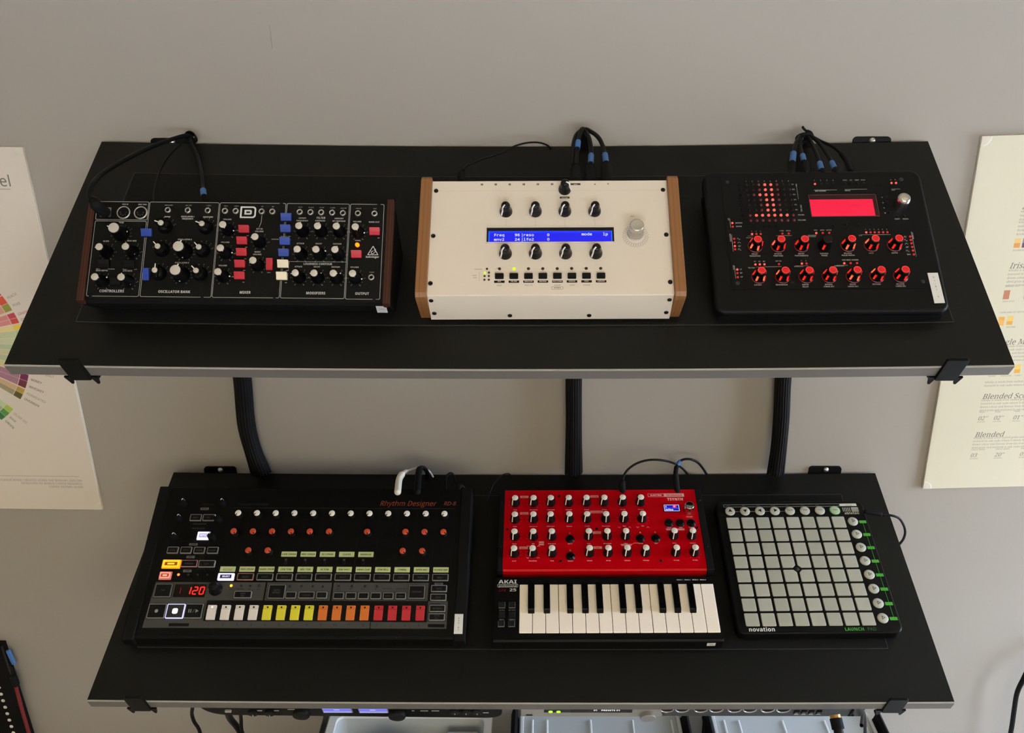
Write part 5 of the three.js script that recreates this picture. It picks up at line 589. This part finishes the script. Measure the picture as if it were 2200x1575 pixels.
// ---------------------------------------------------------------- units mounted under the lower shelf
const under = (g, v) => { g.position.copy(onShelf('l', 0, v, -0.0255)); g.rotation.x = SH.l.t; return g; };
{
  const g = under(thing('audio_mixer', 'black round-ended mixer with two lavender screens under the lower shelf', 'mixer'), 0.388);
  const s = new THREE.Shape(); s.moveTo(-0.462, 0); s.lineTo(-0.458, -0.016); s.quadraticCurveTo(-0.452, -0.0405, -0.424, -0.0435); s.lineTo(-0.05, -0.0515); s.quadraticCurveTo(-0.026, -0.050, -0.026, -0.032); s.lineTo(-0.026, 0); s.closePath();
  const body = new THREE.ExtrudeGeometry(s, { depth: 0.16, bevelEnabled: true, bevelThickness: 0.002, bevelSize: 0.002, bevelOffset: -0.002, bevelSegments: 2 }); body.translate(0, 0, -0.162);
  part(g, 'case', body, std('#060607', 0.4));
  const scr = new THREE.MeshStandardMaterial({ color: '#000', emissive: '#ffffff', emissiveIntensity: 0.9, emissiveMap: canvasTex(128, 48, (c) => { c.fillStyle = '#7b7ff0'; c.fillRect(0, 0, 128, 48); c.fillStyle = '#a9aaff'; c.fillRect(0, 0, 128, 10); c.fillRect(0, 36, 128, 12); c.fillStyle = '#e6e6ff'; c.fillRect(50, 18, 26, 6); c.fillStyle = '#c9c9d8'; c.fillRect(0, 44, 128, 4); }) });
  for (const [x, y] of [[-0.262, -0.021], [-0.2105, -0.0215]]) { const p = part(g, 'screen_frame', rbox(0.0425, 0.0185, 0.002, 0.0005), std('#7e7f92', 0.4), x, y, 0.0005); part(p, 'lit_screen', new THREE.PlaneGeometry(0.040, 0.016), scr, 0, 0.0008, 0.0012); }
  const kn = lathe([[0.0125, 0], [0.0125, 0.0044], [0.0112, 0.0062], [0, 0.0064]], 30);
  for (const [x, y, k] of [[-0.3155, -0.033, 1], [-0.178, -0.036, 1], [-0.385, -0.031, 0.6], [-0.361, -0.031, 0.6], [-0.094, -0.024, 0.6], [-0.078, -0.024, 0.6], [-0.062, -0.024, 0.6]]) { const q = part(g, 'knob', kn, std('#161617', 0.5), x, y, 0); q.rotation.x = PI / 2; q.scale.setScalar(k); if (k < 1) part(q, 'pointer_line', rbox(0.0014, 0.0005, 0.007, 0.0002), M.offWhite, 0, 0.0065, 0.006); }
  for (const [x, y, w] of [[-0.436, -0.014, 0.009], [-0.4, -0.015, 0.01], [-0.374, -0.0255, 0.007], [-0.35, -0.0255, 0.007], [-0.328, -0.021, 0.01], [-0.154, -0.025, 0.004], [-0.138, -0.025, 0.011], [-0.122, -0.025, 0.011], [-0.05, -0.031, 0.008]]) part(g, 'white_mark', rbox(w, 0.0022, 0.0006, 0.0002), std('#a9a9a6', 0.5), x, y, 0.0003);
  part(g, 'plug', merged([at(rbox(0.009, 0.004, 0.004, 0.001), -0.4185, -0.024, 0.0015)]), std('#9a9894', 0.5));
  part(g, 'mounting_plate', box(0.4, 0.0035, 0.14), M.steel, -0.24, 0.0022, -0.08);
}
{
  const g = under(thing('rack_unit', 'silver and black rack unit with eight round sockets under the lower shelf', 'audio interface'), 0.388);
  part(g, 'case', rbox(0.482, 0.0395, 0.2, 0.001), std('#1c1c1d', 0.5), 0.247, -0.0205, -0.1025);
  part(g, 'silver_panel', rbox(0.202, 0.0425, 0.003, 0.0008), std('#9c9a97', 0.42, 0.3), 0.1015, -0.0205, -0.0005);
  part(g, 'black_panel', rbox(0.286, 0.0395, 0.003, 0.0008), std('#2c2c2e', 0.45), 0.347, -0.0195, -0.0005);
  const ds = part(g, 'display', rbox(0.126, 0.012, 0.001, 0.0002), std('#060607', 0.3), 0.0965, -0.0205, 0.0012);
  part(ds, 'lit_screen', new THREE.PlaneGeometry(0.088, 0.0095), new THREE.MeshStandardMaterial({ color: '#111', emissive: '#ffffff', emissiveIntensity: 1.6, emissiveMap: canvasTex(512, 56, (c) => { c.fillStyle = '#0a0a0c'; c.fillRect(0, 0, 512, 56); c.fillStyle = '#ffffff'; c.font = 'bold 30px sans-serif'; c.fillText('01', 190, 26); c.fillText('PRESETS 01', 252, 26); c.fillStyle = '#33343a'; c.fillRect(0, 34, 470, 6); }) }), 0.019, 0.0002, 0.0007);
  for (const x of [0.043, 0.0543]) { const q = part(g, 'indicator_light', lathe([[0.003, 0], [0.0028, 0.0008], [0, 0.0014]], 16), glow('#9dff20', 2.2, '#1c3300'), x, -0.0235, 0.0016); q.rotation.x = PI / 2; }
  const k = part(g, 'volume_knob', lathe([[0.0115, 0], [0.0115, 0.0068], [0.0108, 0.0076], [0, 0.0078]], 40), std('#a3a19d', 0.35, 0.7), 0.1826, -0.0335, 0); k.rotation.x = PI / 2;
  part(g, 'rack_slot', rbox(0.0095, 0.0035, 0.0006, 0.0002), M.black, 0.0125, -0.0365, 0.0012);
  for (const x of [0.208, 0.2295, 0.256, 0.278, 0.304, 0.3255, 0.351, 0.373]) { const q = part(g, 'round_socket', lathe([[0.0086, 0.0002], [0.0086, 0.0018], [0.0096, 0.0022], [0.0102, 0.0014], [0.0103, 0]], 34), std('#c4c4c6', 0.3, 0.85), x, -0.0125, 0.0012); q.rotation.x = PI / 2; part(q, 'socket_insert', cyl(0.0086, 0.0086, 0.0006, 28), M.black, 0, 0.0006, 0); }
  for (const x of [0.394, 0.4043, 0.415, 0.4258]) { const q = part(g, 'push_button', rbox(0.0074, 0.0105, 0.0026, 0.0006), std('#161617', 0.5), x, -0.0235, 0.0016); part(q, 'button_edge', rbox(0.006, 0.0016, 0.0005, 0.0002), std('#c8c8c8', 0.5), -0.0002, -0.0036, 0.0014); part(q, 'button_mark', rbox(0.004, 0.0012, 0.0005, 0.0002), std('#8a8a8a', 0.5), -0.0002, 0, 0.0014); }
  part(g, 'handle', merged([at(box(0.0026, 0.016, 0.003), 0.472, -0.022, 0.002), at(box(0.009, 0.0016, 0.002), 0.474, -0.0345, 0.0014)]), M.black);
  part(g, 'mounting_plate', box(0.4, 0.0035, 0.14), M.steel, 0.25, 0.0022, -0.1);
}

// ---------------------------------------------------------------- clear storage boxes on the floor
const clear = new THREE.MeshPhysicalMaterial({ color: '#e9eef0', roughness: 0.32, transmission: 0.55, thickness: 0, ior: 1.45 }), ribM = new THREE.MeshPhysicalMaterial({ color: '#f4f6f6', roughness: 0.35, transmission: 0.3, thickness: 0 });
const TOP = -1.06, FLOOR = -1.42;
function storageBox(label, x0, x1, z0, z1, open) {
  const g = thing('storage_box', label, 'storage box', undefined), w = x1 - x0, dpt = z1 - z0, cx = (x0 + x1) / 2, cz = (z0 + z1) / 2, hgt = TOP - FLOOR - 0.012; g.position.set(cx, FLOOR, cz);
  part(g, 'tub', (() => { const s = roundRect(w - 0.02, dpt - 0.02, 0.02); const inner = []; const n = roundRect(w - 0.026, dpt - 0.026, 0.018).getPoints(8); s.holes.push(new THREE.Path(n)); const wall = plate(s, hgt, 0); const bot = plate(roundRect(w - 0.02, dpt - 0.02, 0.02), 0.003, 0); return merged([wall, bot]); })(), clear);
  if (open) { const e = roundRect(w, dpt, 0.018); e.holes.push(new THREE.Path(roundRect(w - 0.03, dpt - 0.03, 0.014).getPoints(8))); part(g, 'rim', plate(e, 0.006, 0.001), ribM, 0, hgt, 0); return g; }
  const lid = part(g, 'lid', plate(roundRect(w, dpt, 0.018), 0.004, 0.001), clear, 0, hgt + 0.0015, 0);
  const rimS = roundRect(w - 0.004, dpt - 0.004, 0.016); rimS.holes.push(new THREE.Path(roundRect(w - 0.016, dpt - 0.016, 0.012).getPoints(8))); part(lid, 'rim', plate(rimS, 0.004, 0.0008), ribM, 0, 0.0045, 0);
  for (const f of [-0.42, -0.33, -0.06, 0.2, 0.44]) part(lid, 'rib', rbox(0.004, 0.0035, dpt - 0.05, 0.0015), ribM, f * w, 0.0062, 0);
  return g;
}
function clip(g, x, z, side) {
  const s = new THREE.Shape([[0, -0.1], [0.009, -0.1], [0.0095, -0.012], [0.012, -0.006], [0.0085, 0.012], [0.004, 0.016], [-0.001, 0.012], [0.001, 0.006], [0.0035, 0.003], [0.0015, -0.006], [-0.006, -0.022], [0, -0.03]].map(([a, b]) => new THREE.Vector2(a * side, b)));
  const e = new THREE.ExtrudeGeometry(s, { depth: 0.09, bevelEnabled: true, bevelThickness: 0.0008, bevelSize: 0.0008, bevelOffset: -0.0008, bevelSegments: 2 });
  const p = part(g, 'latch', e, M.blackMatte, x, TOP - FLOOR, z); p.userData.label = 'black latch'; return p;
}
{
  const a = storageBox('clear plastic storage box holding a crumpled bag, below the black mixer', -0.362, -0.052, 0.018, 0.42, true);
  const bagPts = []; const bag = new THREE.SphereGeometry(1, 40, 28), p = bag.attributes.position; for (let i = 0; i < p.count; i++) { const x = p.getX(i), y = p.getY(i), z = p.getZ(i), n = 1 + 0.16 * noise.noise(x * 3 + 4, y * 3, z * 3) + 0.12 * noise.noise(x * 8, y * 8 + 9, z * 8) + 0.05 * noise.noise(x * 19, y * 19, z * 19); p.setXYZ(i, x * n, y * n, z * n); } bag.computeVertexNormals();
  const b = solo('plastic_bag', bag, new THREE.MeshPhysicalMaterial({ color: '#b9ae9a', roughness: 0.25, clearcoat: 0.6 }), 'crumpled grey plastic bag inside the clear box below the black mixer', 'bag'); b.scale.set(0.09, 0.165, 0.078); b.position.set(-0.235, -1.225, 0.125);
  const c = solo('parts_tray', merged([at(rbox(0.06, 0.33, 0.3, 0.004), 0, 0.165, 0)]), std('#b7bac0', 0.4), 'pale plastic tray standing inside the box with the crumpled bag', 'tray'); c.position.set(-0.108, FLOOR + 0.005, 0.2);
}
{ const a = storageBox('empty clear storage box below the silver half of the rack unit', 0.0, 0.305, 0.018, 0.42); clip(a, -0.1565, -0.19, -1); clip(a, 0.1565, -0.19, 1); }
{ const a = storageBox('bright clear storage box below the round sockets of the rack unit', 0.362, 0.668, 0.018, 0.42); clip(a, -0.1565, -0.185, -1); clip(a, 0.1565, -0.185, 1); }

// ---------------------------------------------------------------- dark strip hanging on the wall at the left edge
{
  const g = thing('studded_strap', 'dark hanging strap with a row of white dots at the left edge', 'strap'); g.position.set(-1.0, -0.92, 0);
  const s = new THREE.Shape([[-0.05, 0.0], [0.029, 0.0], [0.029, -0.496], [-0.05, -0.496]].map(([x, y]) => new THREE.Vector2(x, y))); part(g, 'strap_body', new THREE.ExtrudeGeometry(s, { depth: 0.014, bevelEnabled: true, bevelThickness: 0.002, bevelSize: 0.002, bevelOffset: -0.002, bevelSegments: 2 }), std('#0b0a0a', 0.6), 0, -0.002, WZ + 0.0022);
  for (let i = 0; i < 22; i++) part(g, 'white_dot', lathe([[0.0036, 0], [0.0032, 0.001], [0, 0.0016]], 14), std('#c9c6bd', 0.5), 0.001, -0.101 - i * 0.0165, 0.0083).rotation.x = PI / 2;
  part(g, 'strap_edge', tube([[0.029, -0.002, 0.006], [0.03, -0.1, 0.006], [0.029, -0.494, 0.006]], 0.0018), std('#2a2623', 0.5));
}
cable('patch_cable', 'red patch cable with a black plug hanging beside the dotted strap', [[-0.961, -0.992, 0.014], [-0.961, -1.006, 0.013], [-0.963, -1.019, 0.012], [-0.964, -1.045, 0.012], [-0.965, -1.074, 0.012], [-0.9655, -1.11, 0.012], [-0.966, -1.25, 0.012], [-0.966, -1.416, 0.012]], 0.0034, { mat: std('#6e161b', 0.5), parts: [['plug', 0, 0.16, 0.0068, M.blackMatte]] });
cable('patch_cable', 'short black wire loop above the red patch cable', [[-0.964, -0.964, 0.012], [-0.9585, -0.968, 0.013], [-0.961, -0.98, 0.013], [-0.961, -0.993, 0.013]], 0.0014);
{ const c = solo('tag_clip', rbox(0.0075, 0.034, 0.006, 0.002), M.blueTag, 'blue plastic clip on the dotted strap at the left edge', 'clip'); c.position.set(-0.961, -0.951, 0.004); c.rotation.z = 0.12; }

scene.traverse((o) => { if (o.isMesh || o.isLight) { o.castShadow = true; o.receiveShadow = true; } });
renderer.render(scene, camera);
